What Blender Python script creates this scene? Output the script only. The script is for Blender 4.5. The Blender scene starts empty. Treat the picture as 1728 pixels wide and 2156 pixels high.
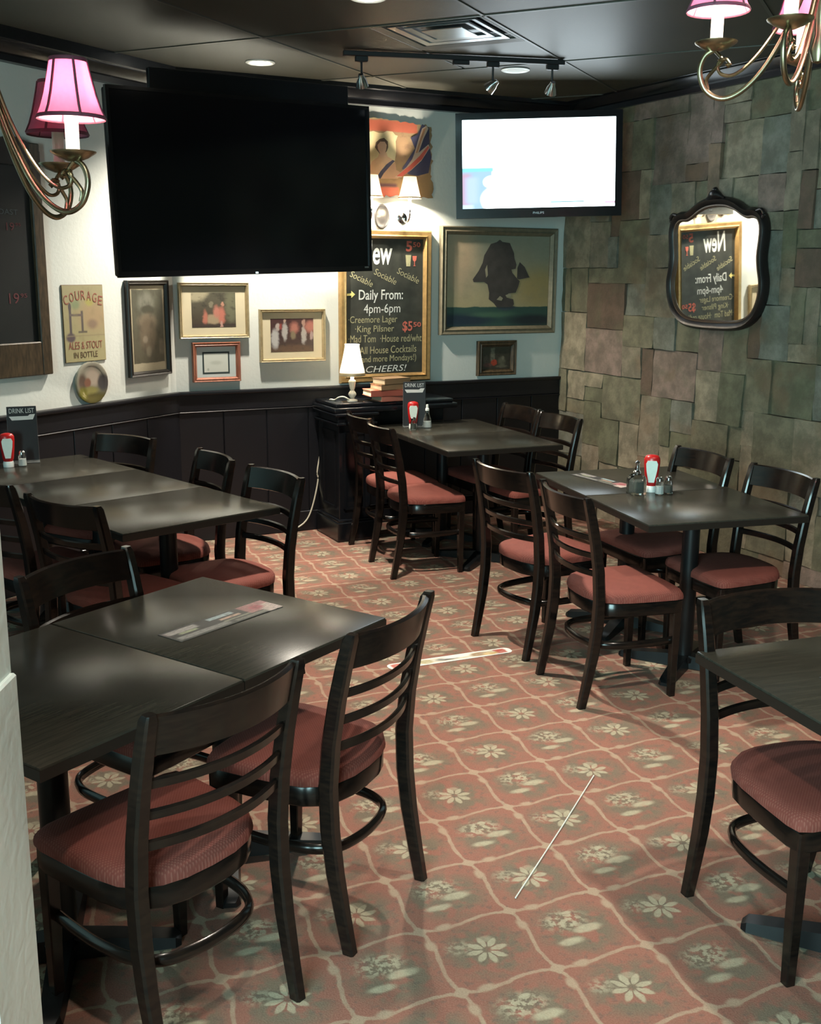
import bpy, bmesh, math, random
from mathutils import Vector, Matrix
random.seed(7)
D = bpy.data
SC = bpy.context.scene
COL = SC.collection
R = math.radians
PI = math.pi

# ------------------------------------------------------------------ camera
F_PX, PITCH, ROLL, EYE = 2267.3, R(12.557), R(0.411), 1.7474
cam_data = D.cameras.new('camera')
cam = D.objects.new('camera', cam_data)
COL.objects.link(cam)
cam_data.sensor_fit = 'HORIZONTAL'
cam_data.sensor_width = 36.0
cam_data.lens = F_PX / 1728.0 * 36.0
cam_data.clip_start = 0.05
_s, _c = math.sin(PITCH), math.cos(PITCH)
_r0, _u0, _f = Vector((1, 0, 0)), Vector((0, _s, _c)), Vector((0, _c, -_s))
_cr = _r0 * math.cos(ROLL) + _u0 * math.sin(ROLL)
_cu = _u0 * math.cos(ROLL) - _r0 * math.sin(ROLL)
M = Matrix.Identity(4)
for i in range(3):
    M[i][0], M[i][1], M[i][2] = _cr[i], _cu[i], -_f[i]
M[2][3] = EYE
cam.matrix_world = M
SC.camera = cam

# ------------------------------------------------------------------ world, big lights, exposure
w = D.worlds.new('world')
SC.world = w
w.use_nodes = True
w.node_tree.nodes['Background'].inputs[0].default_value = (0.62, 0.85, 0.9, 1)
w.node_tree.nodes['Background'].inputs[1].default_value = 0.05
SC.view_settings.view_transform = 'Standard'
SC.view_settings.look = 'None'
SC.view_settings.gamma = 1.0
SC.view_settings.use_curve_mapping = False
SC.view_settings.exposure = 0.55
SC.cycles.max_bounces = 7
SC.cycles.diffuse_bounces = 3
SC.cycles.glossy_bounces = 3
SC.cycles.transmission_bounces = 6
SC.cycles.caustics_reflective = False
SC.cycles.caustics_refractive = True
SC.cycles.adaptive_threshold = 0.02

def area_light(name, loc, rot, sx, sy, power, col):
    l = D.lights.new(name, 'AREA'); l.shape = 'RECTANGLE'; l.size = sx; l.size_y = sy
    l.energy = power; l.color = col
    o = D.objects.new(name, l); COL.objects.link(o); o.location = loc; o.rotation_euler = rot
    return o
# cool fill for unseen daylight behind the camera, placed to brighten the wall end
area_light('rear_daylight_fill', (-1.35, -1.55, 1.55), (R(90), 0, 0), 2.4, 1.7, 255, (0.58, 0.97, 1.0))

# ------------------------------------------------------------------ mesh helpers
class B:
    """collects geometry of one mesh"""
    def __init__(s): s.bm = bmesh.new()
    def poly(s, pts, faces):
        vs = [s.bm.verts.new(p) for p in pts]
        for f in faces:
            try: s.bm.faces.new([vs[i] for i in f])
            except ValueError: pass
        return s
    def box(s, c, d, rot=None, bev=0.0, seg=1):
        x, y, z = d[0] / 2, d[1] / 2, d[2] / 2
        t = bmesh.new()
        bmesh.ops.create_cube(t, size=1)
        bmesh.ops.scale(t, vec=d, verts=t.verts)
        if bev > 0:
            bmesh.ops.bevel(t, geom=list(t.edges), offset=bev, segments=seg, affect='EDGES', profile=0.5, clamp_overlap=True)
        m = Matrix.Translation(c)
        if rot is not None:
            m = m @ (rot.to_4x4() if not isinstance(rot, (int, float)) else Matrix.Rotation(rot, 4, 'Z'))
        bmesh.ops.transform(t, matrix=m, verts=t.verts)
        s.merge(t)
        return s
    def merge(s, t):
        me = D.meshes.new('tmp'); t.to_mesh(me); t.free(); s.bm.from_mesh(me); D.meshes.remove(me)
    def lathe(s, prof, seg=24, loc=(0, 0, 0), closed=False):
        loc = Vector(loc); rings = []
        for r, z in prof:
            if r < 1e-6: rings.append([s.bm.verts.new(loc + Vector((0, 0, z)))])
            else: rings.append([s.bm.verts.new(loc + Vector((r * math.cos(2 * PI * k / seg), r * math.sin(2 * PI * k / seg), z))) for k in range(seg)])
        for a, b in zip(rings, rings[1:]):
            for k in range(seg):
                k2 = (k + 1) % seg
                if len(a) == 1 and len(b) == 1: continue
                if len(a) == 1: s.bm.faces.new((a[0], b[k2], b[k]))
                elif len(b) == 1: s.bm.faces.new((a[k], a[k2], b[0]))
                else: s.bm.faces.new((a[k], a[k2], b[k2], b[k]))
        return s
    def tube(s, path, rad, seg=8, up=(0, 0, 1), flat=1.0, caps=True):
        """path: points; rad: number or list; flat: scale of the section across `up`"""
        P = [Vector(p) for p in path]; n = len(P)
        rads = [rad] * n if isinstance(rad, (int, float)) else rad
        rings = []
        for i in range(n):
            t = (P[min(i + 1, n - 1)] - P[max(i - 1, 0)]).normalized()
            u = Vector(up); u = u - t * u.dot(t)
            if u.length < 1e-4:
                u = Vector((1, 0, 0)); u = u - t * u.dot(t)
            u.normalize(); v = t.cross(u)
            rings.append([s.bm.verts.new(P[i] + (u * math.cos(2 * PI * k / seg) + v * flat * math.sin(2 * PI * k / seg)) * rads[i]) for k in range(seg)])
        for a, b in zip(rings, rings[1:]):
            for k in range(seg):
                s.bm.faces.new((a[k], a[(k + 1) % seg], b[(k + 1) % seg], b[k]))
        if caps:
            s.bm.faces.new(rings[0][::-1]); s.bm.faces.new(rings[-1])
        return s
    def loft(s, rings, caps=True, close=True):
        vs = [[s.bm.verts.new(p) for p in r] for r in rings]
        n = len(vs[0])
        for a, b in zip(vs, vs[1:]):
            for k in range(n if close else n - 1):
                s.bm.faces.new((a[k], a[(k + 1) % n], b[(k + 1) % n], b[k]))
        if caps:
            s.bm.faces.new(vs[0][::-1]); s.bm.faces.new(vs[-1])
        return s
    def prism(s, pts, y0, y1):
        """outline in x,z extruded from y0 (front) to y1"""
        return s.loft([[(x, y0, z) for x, z in pts], [(x, y1, z) for x, z in pts]])
    def slab(s, pts, z0, z1):
        return s.loft([[(x, y, z0) for x, y in pts], [(x, y, z1) for x, y in pts]])
    def bevel(s, off, seg=1, ang=30):
        es = [e for e in s.bm.edges if len(e.link_faces) == 2 and e.calc_face_angle(0) > R(ang)]
        bmesh.ops.bevel(s.bm, geom=es, offset=off, segments=seg, affect='EDGES', clamp_overlap=True)
        return s

def obj(name, b, mat, parent=None, ang=35, label=None, kind=None):
    bmesh.ops.remove_doubles(b.bm, verts=b.bm.verts, dist=1e-5)
    bmesh.ops.recalc_face_normals(b.bm, faces=b.bm.faces)
    me = D.meshes.new(name); b.bm.to_mesh(me); b.bm.free()
    for p in me.polygons: p.use_smooth = True
    me.set_sharp_from_angle(angle=R(ang))
    if mat: me.materials.append(mat)
    o = D.objects.new(name, me); COL.objects.link(o)
    if parent: o.parent = parent
    if label: o['label'] = label
    if kind: o['kind'] = kind
    return o
def plane_uv(name, x0, x1, z0, z1, y, mat, parent):
    """a flat printed sheet facing -y, with uv 0..1"""
    me = D.meshes.new(name)
    me.from_pydata([(x0, y, z0), (x1, y, z0), (x1, y, z1), (x0, y, z1)], [], [(0, 1, 2, 3)])
    uv = me.uv_layers.new(name='UVMap')
    for k, c in enumerate(((0, 0), (1, 0), (1, 1), (0, 1))): uv.data[k].uv = c
    me.materials.append(mat)
    o = D.objects.new(name, me); COL.objects.link(o); o.parent = parent
    return o
def tag(o, label, cat, group=None):
    o['label'] = label; o['category'] = cat
    if group: o['group'] = group
    return o
def thing(name, label, cat, loc=(0, 0, 0), rz=0.0, group=None):
    o = D.objects.new(name, None); COL.objects.link(o); o.empty_display_size = 0.1
    o.location = loc; o.rotation_euler = (0, 0, rz)
    return tag(o, label, cat, group)
def struct(o):
    o['kind'] = 'structure'; return o
def copy_tree(root, loc, rz, label, group=None):
    c = root.copy(); COL.objects.link(c); c.location = loc; c.rotation_euler = (0, 0, rz); c['label'] = label
    if group: c['group'] = group
    for ch in root.children:
        k = ch.copy(); COL.objects.link(k); k.parent = c
        for g in ch.children:
            h = g.copy(); COL.objects.link(h); h.parent = k
    return c
def bez(pts, n=6):
    """Catmull-Rom through the points"""
    P = [Vector(p) for p in pts]; P = [P[0] * 2 - P[1]] + P + [P[-1] * 2 - P[-2]]; out = []
    for i in range(1, len(P) - 2):
        for k in range(n):
            t = k / n
            out.append(0.5 * ((2 * P[i]) + (P[i + 1] - P[i - 1]) * t + (2 * P[i - 1] - 5 * P[i] + 4 * P[i + 1] - P[i + 2]) * t * t + (3 * P[i] - P[i - 1] - 3 * P[i + 1] + P[i + 2]) * t ** 3))
    out.append(P[-2]); return out

# ------------------------------------------------------------------ material helpers
class G:
    def __init__(s, name):
        s.m = D.materials.new(name); s.m.use_nodes = True; s.t = s.m.node_tree; s.N = s.t.nodes; s.L = s.t.links
        s.p = s.N['Principled BSDF']; s.out = s.N['Material Output']
    def n(s, ty, **k):
        x = s.N.new(ty)
        for a, v in k.items(): setattr(x, a, v)
        return x
    def put(s, sock, v):
        if isinstance(v, X): s.L.new(v.s, sock)
        elif hasattr(v, 'is_output'): s.L.new(v, sock)
        elif isinstance(v, (tuple, list)) and len(v) == 3 and sock.type == 'RGBA': sock.default_value = (*v, 1)
        else: sock.default_value = v
    def math(s, op, a, b=None, c=None, clamp=False):
        x = s.n('ShaderNodeMath', operation=op, use_clamp=clamp)
        s.put(x.inputs[0], a)
        if b is not None: s.put(x.inputs[1], b)
        if c is not None: s.put(x.inputs[2], c)
        return X(s, x.outputs[0])
    def mix(s, f, a, b, mode='MIX'):
        x = s.n('ShaderNodeMix', data_type='RGBA', blend_type=mode)
        s.put(x.inputs[0], f); s.put(x.inputs[6], a); s.put(x.inputs[7], b)
        return x.outputs[2]
    def noise(s, vec=None, scale=5.0, detail=2.0, rough=0.5, color=False):
        x = s.n('ShaderNodeTexNoise'); x.inputs['Scale'].default_value = scale; x.inputs['Detail'].default_value = detail; x.inputs['Roughness'].default_value = rough
        if vec is not None: s.put(x.inputs['Vector'], vec)
        return x.outputs['Color'] if color else X(s, x.outputs['Fac'])
    def coord(s, which='Object'):
        return s.n('ShaderNodeTexCoord').outputs[which]
    def sep(s, v):
        x = s.n('ShaderNodeSeparateXYZ'); s.put(x.inputs[0], v); return [X(s, x.outputs[i]) for i in range(3)]
    def comb(s, a, b, c=0.0):
        x = s.n('ShaderNodeCombineXYZ'); s.put(x.inputs[0], a); s.put(x.inputs[1], b); s.put(x.inputs[2], c); return x.outputs[0]
    def sm(s, e0, e1, x):
        """smoothstep, e0 may be above e1"""
        q = s.n('ShaderNodeMapRange', interpolation_type='SMOOTHSTEP')
        s.put(q.inputs[0], x)
        if e0 <= e1: q.inputs[1].default_value, q.inputs[2].default_value, q.inputs[3].default_value, q.inputs[4].default_value = e0, e1, 0, 1
        else: q.inputs[1].default_value, q.inputs[2].default_value, q.inputs[3].default_value, q.inputs[4].default_value = e1, e0, 1, 0
        return X(s, q.outputs[0])
    def bump(s, h, strength=0.3, dist=0.01):
        b = s.n('ShaderNodeBump'); b.inputs['Strength'].default_value = strength; b.inputs['Distance'].default_value = dist
        s.put(b.inputs['Height'], h); s.L.new(b.outputs[0], s.p.inputs['Normal']); return s
    def base(s, c): s.put(s.p.inputs['Base Color'], c); return s
    def set(s, **k):
        for a, v in k.items(): s.put(s.p.inputs[{'rough': 'Roughness', 'metal': 'Metallic', 'spec': 'Specular IOR Level', 'coat': 'Coat Weight', 'coatr': 'Coat Roughness', 'trans': 'Transmission Weight', 'ior': 'IOR', 'alpha': 'Alpha', 'emit': 'Emission Color', 'estr': 'Emission Strength', 'sheen': 'Sheen Weight'}[a]], v)
        return s
class X:
    def __init__(s, g, sock): s.g, s.s = g, sock
    def __add__(s, o): return s.g.math('ADD', s, o)
    def __radd__(s, o): return s.g.math('ADD', s, o)
    def __sub__(s, o): return s.g.math('SUBTRACT', s, o)
    def __rsub__(s, o): return s.g.math('SUBTRACT', o, s)
    def __mul__(s, o): return s.g.math('MULTIPLY', s, o)
    def __rmul__(s, o): return s.g.math('MULTIPLY', s, o)
    def __truediv__(s, o): return s.g.math('DIVIDE', s, o)
    def f(s, op, b=None): return s.g.math(op, s, b)
def ell(g, x, y, cx, cy, rx, ry, soft=0.15):
    dx = (x - cx) / rx; dy = (y - cy) / ry
    r = (dx * dx + dy * dy).f('SQRT')
    return g.sm(1 + soft, 1 - soft, r)
def rect(g, x, y, x0, y0, x1, y1, soft=0.01):
    a = g.sm(x0 - soft, x0 + soft, x) * g.sm(x1 + soft, x1 - soft, x)
    return a * g.sm(y0 - soft, y0 + soft, y) * g.sm(y1 + soft, y1 - soft, y)

def simple(name, col, rough=0.5, metal=0.0, var=0.12, scale=18.0, bump=0.0, **k):
    g = G(name)
    nz = g.noise(g.coord('Object'), scale, 4)
    dark = tuple(c * (1 - var) for c in col); light = tuple(min(1, c * (1 + var)) for c in col)
    g.base(g.mix(nz, dark, light)).set(rough=rough, metal=metal, **k)
    if bump: g.bump(nz, bump, 0.004)
    return g.m
def glow(name, col, strength):
    g = G(name); g.base((0.8, 0.8, 0.8)).set(emit=col, estr=strength, rough=0.5); return g.m

def wood_mat(name, dark, light, rough, scale=(6, 60, 6), coat=0.0):
    g = G(name)
    mp = g.n('ShaderNodeMapping'); mp.inputs['Scale'].default_value = scale
    g.L.new(g.coord('Object'), mp.inputs['Vector'])
    nz = g.noise(mp.outputs[0], 2.2, 5, 0.6)
    g.base(g.mix(g.sm(0.3, 0.75, nz), dark, light)).set(rough=rough, coat=coat, coatr=0.15)
    return g.m

MT = {}
MT['chair_wood'] = wood_mat('espresso_chair_wood', (0.0045, 0.0036, 0.0034), (0.013, 0.0078, 0.0055), 0.2, (8, 8, 40), 0.12)
MT['chair_wood'].node_tree.nodes['Principled BSDF'].inputs['Specular IOR Level'].default_value = 0.32
MT['table_top'] = wood_mat('dark_laminate', (0.026, 0.025, 0.020), (0.042, 0.039, 0.030), 0.25, (4, 60, 4))
MT['table_top'].node_tree.nodes['Principled BSDF'].inputs['Specular IOR Level'].default_value = 0.34
MT['table_edge'] = simple('table_edge_band', (0.012, 0.010, 0.008), 0.4)
MT['iron'] = simple('black_cast_iron', (0.008, 0.009, 0.01), 0.35, 0.3)
MT['black_paint'] = simple('black_gloss_paint', (0.006, 0.007, 0.009), 0.22, var=0.2)
MT['wainscot'] = simple('black_wainscot_paint', (0.0045, 0.005, 0.008), 0.45, var=0.25, scale=6)
MT['soffit'] = simple('black_soffit_paint', (0.008, 0.009, 0.013), 0.3, var=0.2)
MT['black_plastic'] = simple('black_plastic', (0.008, 0.008, 0.01), 0.18)
MT['plastic_dull'] = simple('dull_black_plastic', (0.012, 0.012, 0.014), 0.5)
MT['brass'] = simple('antique_brass', (0.34, 0.29, 0.19), 0.32, 1.0, 0.35, 30)
MT['chrome'] = simple('chrome', (0.7, 0.72, 0.74), 0.12, 1.0, 0.05)
MT['steel'] = simple('brushed_steel', (0.45, 0.46, 0.47), 0.3, 1.0)
MT['white_plastic'] = simple('white_plastic', (0.75, 0.77, 0.74), 0.35, var=0.04)
MT['cord'] = simple('cream_cord', (0.55, 0.53, 0.43), 0.45, var=0.05)
MT['candle'] = glow('lit_candle_sleeve', (1.0, 0.86, 0.62), 1.4)
MT['candle_off'] = simple('cream_candle_sleeve', (0.72, 0.74, 0.62), 0.4, var=0.05)
MT['bulb'] = glow('lit_bulb', (1.0, 0.82, 0.58), 40)
MT['bulb_off'] = simple('frosted_bulb', (0.75, 0.75, 0.7), 0.3, var=0.03)
MT['salt'] = simple('salt', (0.82, 0.84, 0.83), 0.8, var=0.05)
MT['pepper'] = simple('pepper', (0.10, 0.11, 0.10), 0.9, var=0.4, scale=300)
MT['red_plastic'] = simple('ketchup_red', (0.42, 0.012, 0.012), 0.3, var=0.15)
MT['label_white'] = simple('bottle_label', (0.62, 0.72, 0.66), 0.5, var=0.1, scale=60)
MT['mortar'] = simple('stone_backing', (0.075, 0.068, 0.052), 0.9, var=0.3, scale=40)
MT['gold'] = simple('old_gold_frame', (0.42, 0.27, 0.11), 0.38, 0.45, 0.35, 40, 0.3)
MT['gold_pale'] = simple('pale_gilt_frame', (0.42, 0.34, 0.2), 0.42, 0.4, 0.3, 40, 0.25)
MT['gold_dull'] = simple('dull_gilt_frame', (0.20, 0.175, 0.12), 0.5, 0.3, 0.4, 30, 0.3)
MT['brown_frame'] = wood_mat('brown_board_frame', (0.035, 0.024, 0.014), (0.10, 0.068, 0.036), 0.45, (30, 30, 6))
MT['dark_frame'] = simple('dark_wood_frame', (0.016, 0.013, 0.010), 0.4, var=0.3)
MT['red_frame'] = wood_mat('reddish_wood_frame', (0.25, 0.085, 0.05), (0.38, 0.15, 0.09), 0.4, (30, 30, 6))
MT['matboard'] = simple('cream_matboard', (0.62, 0.55, 0.38), 0.8, var=0.06)
MT['grey_mat'] = simple('pale_grey_matboard', (0.55, 0.63, 0.62), 0.8, var=0.04)
MT['mirror_frame'] = simple('dark_carved_mirror_frame', (0.012, 0.009, 0.009), 0.33, var=0.3, scale=40)
MT['mirror_gilt'] = simple('worn_inner_mirror_edge', (0.10, 0.055, 0.035), 0.4, var=0.3)
MT['silver'] = simple('mirror_silvering', (0.9, 0.92, 0.9), 0.02, 1.0, 0.0)
MT['chalk_white'] = simple('white_chalk', (0.72, 0.76, 0.72), 0.9, var=0.3, scale=120)
MT['chalk_cream'] = simple('cream_chalk', (0.42, 0.41, 0.24), 0.9, var=0.35, scale=120)
MT['chalk_yellow'] = simple('yellow_chalk', (0.75, 0.68, 0.25), 0.9, var=0.25, scale=120)
MT['chalk_red'] = simple('red_chalk', (0.55, 0.14, 0.10), 0.9, var=0.3, scale=120)
MT['chalk_dim'] = simple('faint_red_chalk', (0.16, 0.05, 0.055), 0.9, var=0.3, scale=120)
MT['chalk_grey'] = simple('faint_grey_chalk', (0.10, 0.12, 0.13), 0.9, var=0.3, scale=120)
MT['print_red'] = simple('faded_red_print', (0.30, 0.10, 0.07), 0.7)
MT['print_brown'] = simple('brown_print', (0.12, 0.07, 0.035), 0.7)
MT['print_white'] = simple('white_print', (0.6, 0.62, 0.6), 0.6)
MT['paper'] = simple('paper_pages', (0.55, 0.46, 0.32), 0.85, var=0.2, scale=200)
MT['book_red'] = simple('red_cloth_book', (0.30, 0.075, 0.05), 0.6)
MT['book_brown'] = simple('tan_cloth_book', (0.27, 0.17, 0.09), 0.6)
MT['book_pink'] = simple('faded_red_book', (0.40, 0.14, 0.10), 0.6)
MT['floor_dark'] = simple('dark_subfloor', (0.05, 0.04, 0.035), 0.9)
MT['crystal_solid'] = simple('cloudy_crystal', (0.62, 0.6, 0.52), 0.15, var=0.1)

g = G('clear_glass'); g.base((0.95, 1, 0.98)).set(rough=0.03, trans=1.0, ior=1.45); MT['glass'] = g.m
g = G('clear_acrylic'); g.base((0.9, 0.95, 0.95)).set(rough=0.08, trans=0.9, ior=1.3); MT['acrylic'] = g.m

def shade_mat(name, col, tr):
    g = G(name)
    d = g.n('ShaderNodeBsdfDiffuse'); t = g.n('ShaderNodeBsdfTranslucent'); m = g.n('ShaderNodeMixShader')
    nz = g.noise(g.coord('Object'), 120, 2)
    c = g.mix(nz, tuple(v * 0.9 for v in col), col)
    g.L.new(c, d.inputs[0]); g.L.new(c, t.inputs[0]); m.inputs[0].default_value = tr
    g.L.new(d.outputs[0], m.inputs[1]); g.L.new(t.outputs[0], m.inputs[2]); g.L.new(m.outputs[0], g.out.inputs[0])
    return g.m
MT['pink_shade'] = shade_mat('pink_silk_shade', (0.80, 0.36, 0.52), 0.55)
MT['pink_trim'] = simple('purple_shade_trim', (0.12, 0.035, 0.06), 0.7)
MT['white_shade'] = shade_mat('white_fabric_shade', (0.93, 0.90, 0.82), 0.6)

# wall plaster: white, lightly trowelled
g = G('white_plaster'); o_ = g.coord('Object'); n1 = g.noise(o_, 3, 5); n2 = g.noise(o_, 45, 3)
g.base(g.mix(n1, (0.66, 0.70, 0.66), (0.76, 0.79, 0.75))).set(rough=0.7).bump(n2 + n1 * 0.6, 0.12, 0.01); MT['plaster'] = g.m
g = G('embossed_wallpaper'); o_ = g.coord('Object'); n1 = g.noise(o_, 14, 3)
sw = (n1 * 22.0).f('SINE')
g.base((0.80, 0.88, 0.84)).set(rough=0.55).bump(sw, 0.10, 0.003); MT['wallpaper'] = g.m
g = G('black_ceiling_tile'); o_ = g.coord('Object'); n1 = g.noise(o_, 160, 3); n2 = g.noise(o_, 2, 2)
g.base(g.mix(n2, (0.040, 0.040, 0.030), (0.062, 0.059, 0.043))).set(rough=0.5).bump(n1, 0.2, 0.002); MT['tile'] = g.m
MT['tbar'] = simple('painted_ceiling_grid', (0.075, 0.075, 0.06), 0.45)

# stone: every stone takes its own tint
g = G('rough_stone'); oi = g.n('ShaderNodeObjectInfo'); geo = g.n('ShaderNodeNewGeometry')
rnd = X(g, oi.outputs['Random']); pos = geo.outputs['Position']
rm = g.n('ShaderNodeValToRGB'); cr = rm.color_ramp; cr.interpolation = 'CONSTANT'
stops = [(0.0, (0.21, 0.19, 0.125)), (0.16, (0.28, 0.235, 0.17)), (0.32, (0.165, 0.16, 0.10)), (0.48, (0.25, 0.17, 0.115)), (0.6, (0.34, 0.285, 0.20)), (0.74, (0.15, 0.095, 0.068)), (0.85, (0.22, 0.22, 0.18)), (0.94, (0.28, 0.20, 0.165))]
cr.elements[0].position = 0; cr.elements[0].color = (*stops[0][1], 1); cr.elements[1].position = stops[1][0]; cr.elements[1].color = (*stops[1][1], 1)
for p_, c_ in stops[2:]:
    e = cr.elements.new(p_); e.color = (*c_, 1)
g.L.new(rnd.s, rm.inputs[0])
n1 = g.noise(pos, 9, 5, 0.65); n2 = g.noise(pos, 3.5, 3); n3 = g.noise(pos, 60, 3)
c1 = g.mix(g.sm(0.35, 0.7, n1), g.mix(0.55, rm.outputs[0], (0.05, 0.045, 0.03)), rm.outputs[0])
c2 = g.mix(g.sm(0.52, 0.68, n2) * 0.5, c1, (0.17, 0.105, 0.06))
c3 = g.mix(g.sm(0.5, 0.75, g.noise(pos, 6, 3)) * 0.35, c2, (0.09, 0.105, 0.055))
g.base(c3).set(rough=0.85).bump(n1 + n3 * 0.5, 0.5, 0.012); MT['stone'] = g.m

# carpet: lattice of wavy pale lines on brick red, daisies and sprigs in alternate cells
g = G('patterned_carpet'); x, y, z = g.sep(g.coord('Object'))
ca, sa, sp = math.cos(R(22)), math.sin(R(22)), 0.2715
px = x - 0.387; py = y - 2.453
n_w = g.noise(g.coord('Object'), 30, 2) - 0.5
u = (px * ca + py * sa) / sp + n_w * 0.05
v = (py * ca - px * sa) / sp + n_w * 0.05
wu = u + (v * (2 * PI)).f('SINE') * 0.032
wv = v + (u * (2 * PI)).f('SINE') * 0.032
def near(a): return ((a + 0.5).f('FRACT') - 0.5).f('ABSOLUTE')
du, dv = near(wu), near(wv)
line = g.math('MAXIMUM', g.sm(0.030, 0.013, du), g.sm(0.030, 0.013, dv)) * (0.45 + g.noise(g.coord('Object'), 26, 2) * 0.8)
node = g.sm(0.105, 0.075, near(u) + near(v))
fu, fv = (u + 0.5).f('FRACT') - 0.5, (v + 0.5).f('FRACT') - 0.5
leaf = g.math('MAXIMUM', ell(g, fu, fv, 0.25, -0.015, 0.085, 0.05, 0.4), ell(g, fu, fv, 0.015, -0.25, 0.05, 0.085, 0.4))
pale = g.math('MAXIMUM', g.math('MAXIMUM', line, node), leaf)
cu_, cv_ = u.f('FRACT') - 0.5, v.f('FRACT') - 0.5
odd = near((u.f('FLOOR') + v.f('FLOOR')) * 0.5) * 2.0
rr = (cu_ * cu_ + cv_ * cv_).f('SQRT'); th = g.math('ARCTAN2', cv_, cu_)
pet = (th * 8.0).f('COSINE')
daisy = g.sm(0.0, 0.04, (0.185 + pet * 0.045) - rr) * g.sm(0.03, 0.06, rr) * g.sm(-0.95, -0.5, pet)
side = ell(g, cu_, cv_, -0.24, 0.12, 0.13, 0.10, 0.5) * g.sm(0.40, 0.6, g.noise(g.coord('Object'), 70, 2))
bud = ell(g, cu_, cv_, 0.06, 0.17, 0.07, 0.05, 0.3)
fl_a = g.math('MAXIMUM', daisy, g.math('MAXIMUM', side * 0.7, bud * 0.55)) * odd
spr = g.math('MAXIMUM', ell(g, cu_, cv_, 0.10, -0.04, 0.15, 0.06, 0.35), ell(g, cu_, cv_, -0.16, -0.18, 0.13, 0.05, 0.4))
spr = g.math('MAXIMUM', spr, ell(g, cu_, cv_, -0.06, 0.15, 0.22, 0.15, 0.5) * g.sm(0.44, 0.58, g.noise(g.coord('Object'), 55, 2)))
spr = g.math('MAXIMUM', spr, ell(g, cu_, cv_, 0.02, 0.26, 0.06, 0.03, 0.3))
fl_b = spr * (1.0 - odd)
flower = g.math('MAXIMUM', fl_a, fl_b)
green = g.sm(0.36, 0.56, g.noise(g.coord('Object'), 19, 3)) * g.sm(0.56, 0.26, rr)
tone = g.noise(g.coord('Object'), 7, 3); fine = g.noise(g.coord('Object'), 220, 2, 0.7)
red = g.mix(tone, (0.23, 0.066, 0.040), (0.32, 0.106, 0.064))
c = g.mix(green * 0.85, red, (0.120, 0.105, 0.062))
c = g.mix(g.sm(0.55, 0.7, g.noise(g.coord('Object'), 42, 2)) * 0.45, c, (0.085, 0.06, 0.045))
c = g.mix(pale * 0.75, c, (0.45, 0.335, 0.225))
c = g.mix(flower * 0.85 * (0.55 + g.noise(g.coord('Object'), 60, 2) * 0.7), c, (0.47, 0.42, 0.285))
c = g.mix(fine, g.mix(0.35, c, (0.02, 0.015, 0.01)), g.mix(0.10, c, (1, 0.9, 0.8)))
g.base(c).set(rough=0.95).bump(fine, 0.35, 0.004); MT['carpet'] = g.m

# chair fabric: maroon with a fine woven dot
g = G('maroon_woven_fabric'); x, y, z = g.sep(g.coord('Object'))
dots = ((x * 700.0).f('SINE') * (y * 700.0).f('SINE')); nz = g.noise(g.coord('Object'), 25, 3)
c = g.mix(nz, (0.135, 0.028, 0.020), (0.20, 0.045, 0.031))
c = g.mix(g.sm(0.1, 0.7, dots) * 0.4, c, (0.30, 0.115, 0.085))
g.base(c).set(rough=0.85).bump(dots, 0.15, 0.002); MT['fabric'] = g.m

g = G('slate_blackboard'); n1 = g.noise(g.coord('Object'), 3, 4); n2 = g.noise(g.coord('Object'), 14, 4)
g.base(g.mix(g.sm(0.35, 0.8, n1 * 0.6 + n2 * 0.4), (0.022, 0.026, 0.022), (0.07, 0.075, 0.062))).set(rough=0.6); MT['slate'] = g.m
g = G('dark_blackboard'); n1 = g.noise(g.coord('Object'), 4, 3)
g.base(g.mix(n1, (0.008, 0.010, 0.011), (0.016, 0.02, 0.02))).set(rough=0.5); MT['slate_dark'] = g.m
g = G('television_glass'); g.base((0.004, 0.004, 0.007)).set(rough=0.12); MT['tv_glass'] = g.m

def painting(name, bg, layers, warp=0.03, wscale=6.0, rough=0.55, noise=0.18, emit=None):
    """a printed or painted sheet: soft ellipses and rectangles over a graded ground, in the sheet's own uv"""
    g = G(name); uv = g.coord('UV'); x, y, _z = g.sep(uv)
    if warp:
        nx = g.noise(uv, wscale, 3) - 0.5; ny = g.noise(g.comb(y, x, 3.3), wscale, 3) - 0.5
        x = x + nx * (2 * warp); y = y + ny * (2 * warp)
    c = g.mix(g.sm(0, 1, y), bg[0], bg[1])
    for L in layers:
        if L[0] == 'e': m = ell(g, x, y, *L[1:6]); col = L[6]
        elif L[0] == 'r': m = rect(g, x, y, *L[1:6]); col = L[6]
        elif L[0] == 'n': m = g.sm(L[2], L[3], g.noise(uv, L[1], 4)) * L[4]; col = L[5]
        elif L[0] == 'b':   # diagonal band through (x,y) with angle, half width
            _, bx, by, an, hw, soft, col = L
            d = ((x - bx) * math.sin(R(an)) - (y - by) * math.cos(R(an))).f('ABSOLUTE'); m = g.sm(hw + soft, hw - soft, d)
        elif L[0] == 'be':  # band cut by an ellipse
            _, bx, by, an, hw, soft, cx, cy, rx, ry, col = L
            d = ((x - bx) * math.sin(R(an)) - (y - by) * math.cos(R(an))).f('ABSOLUTE'); m = g.sm(hw + soft, hw - soft, d) * ell(g, x, y, cx, cy, rx, ry, 0.1)
        c = g.mix(m, c, col)
    if noise:
        n = g.noise(uv, 40, 4)
        c = g.mix(n * (2 * noise), c, g.mix(0.6, c, (0.01, 0.01, 0.008)))
    g.base(c).set(rough=rough)
    if emit: g.base((0.01, 0.01, 0.01)).set(emit=c, estr=emit)
    return g.m

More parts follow.
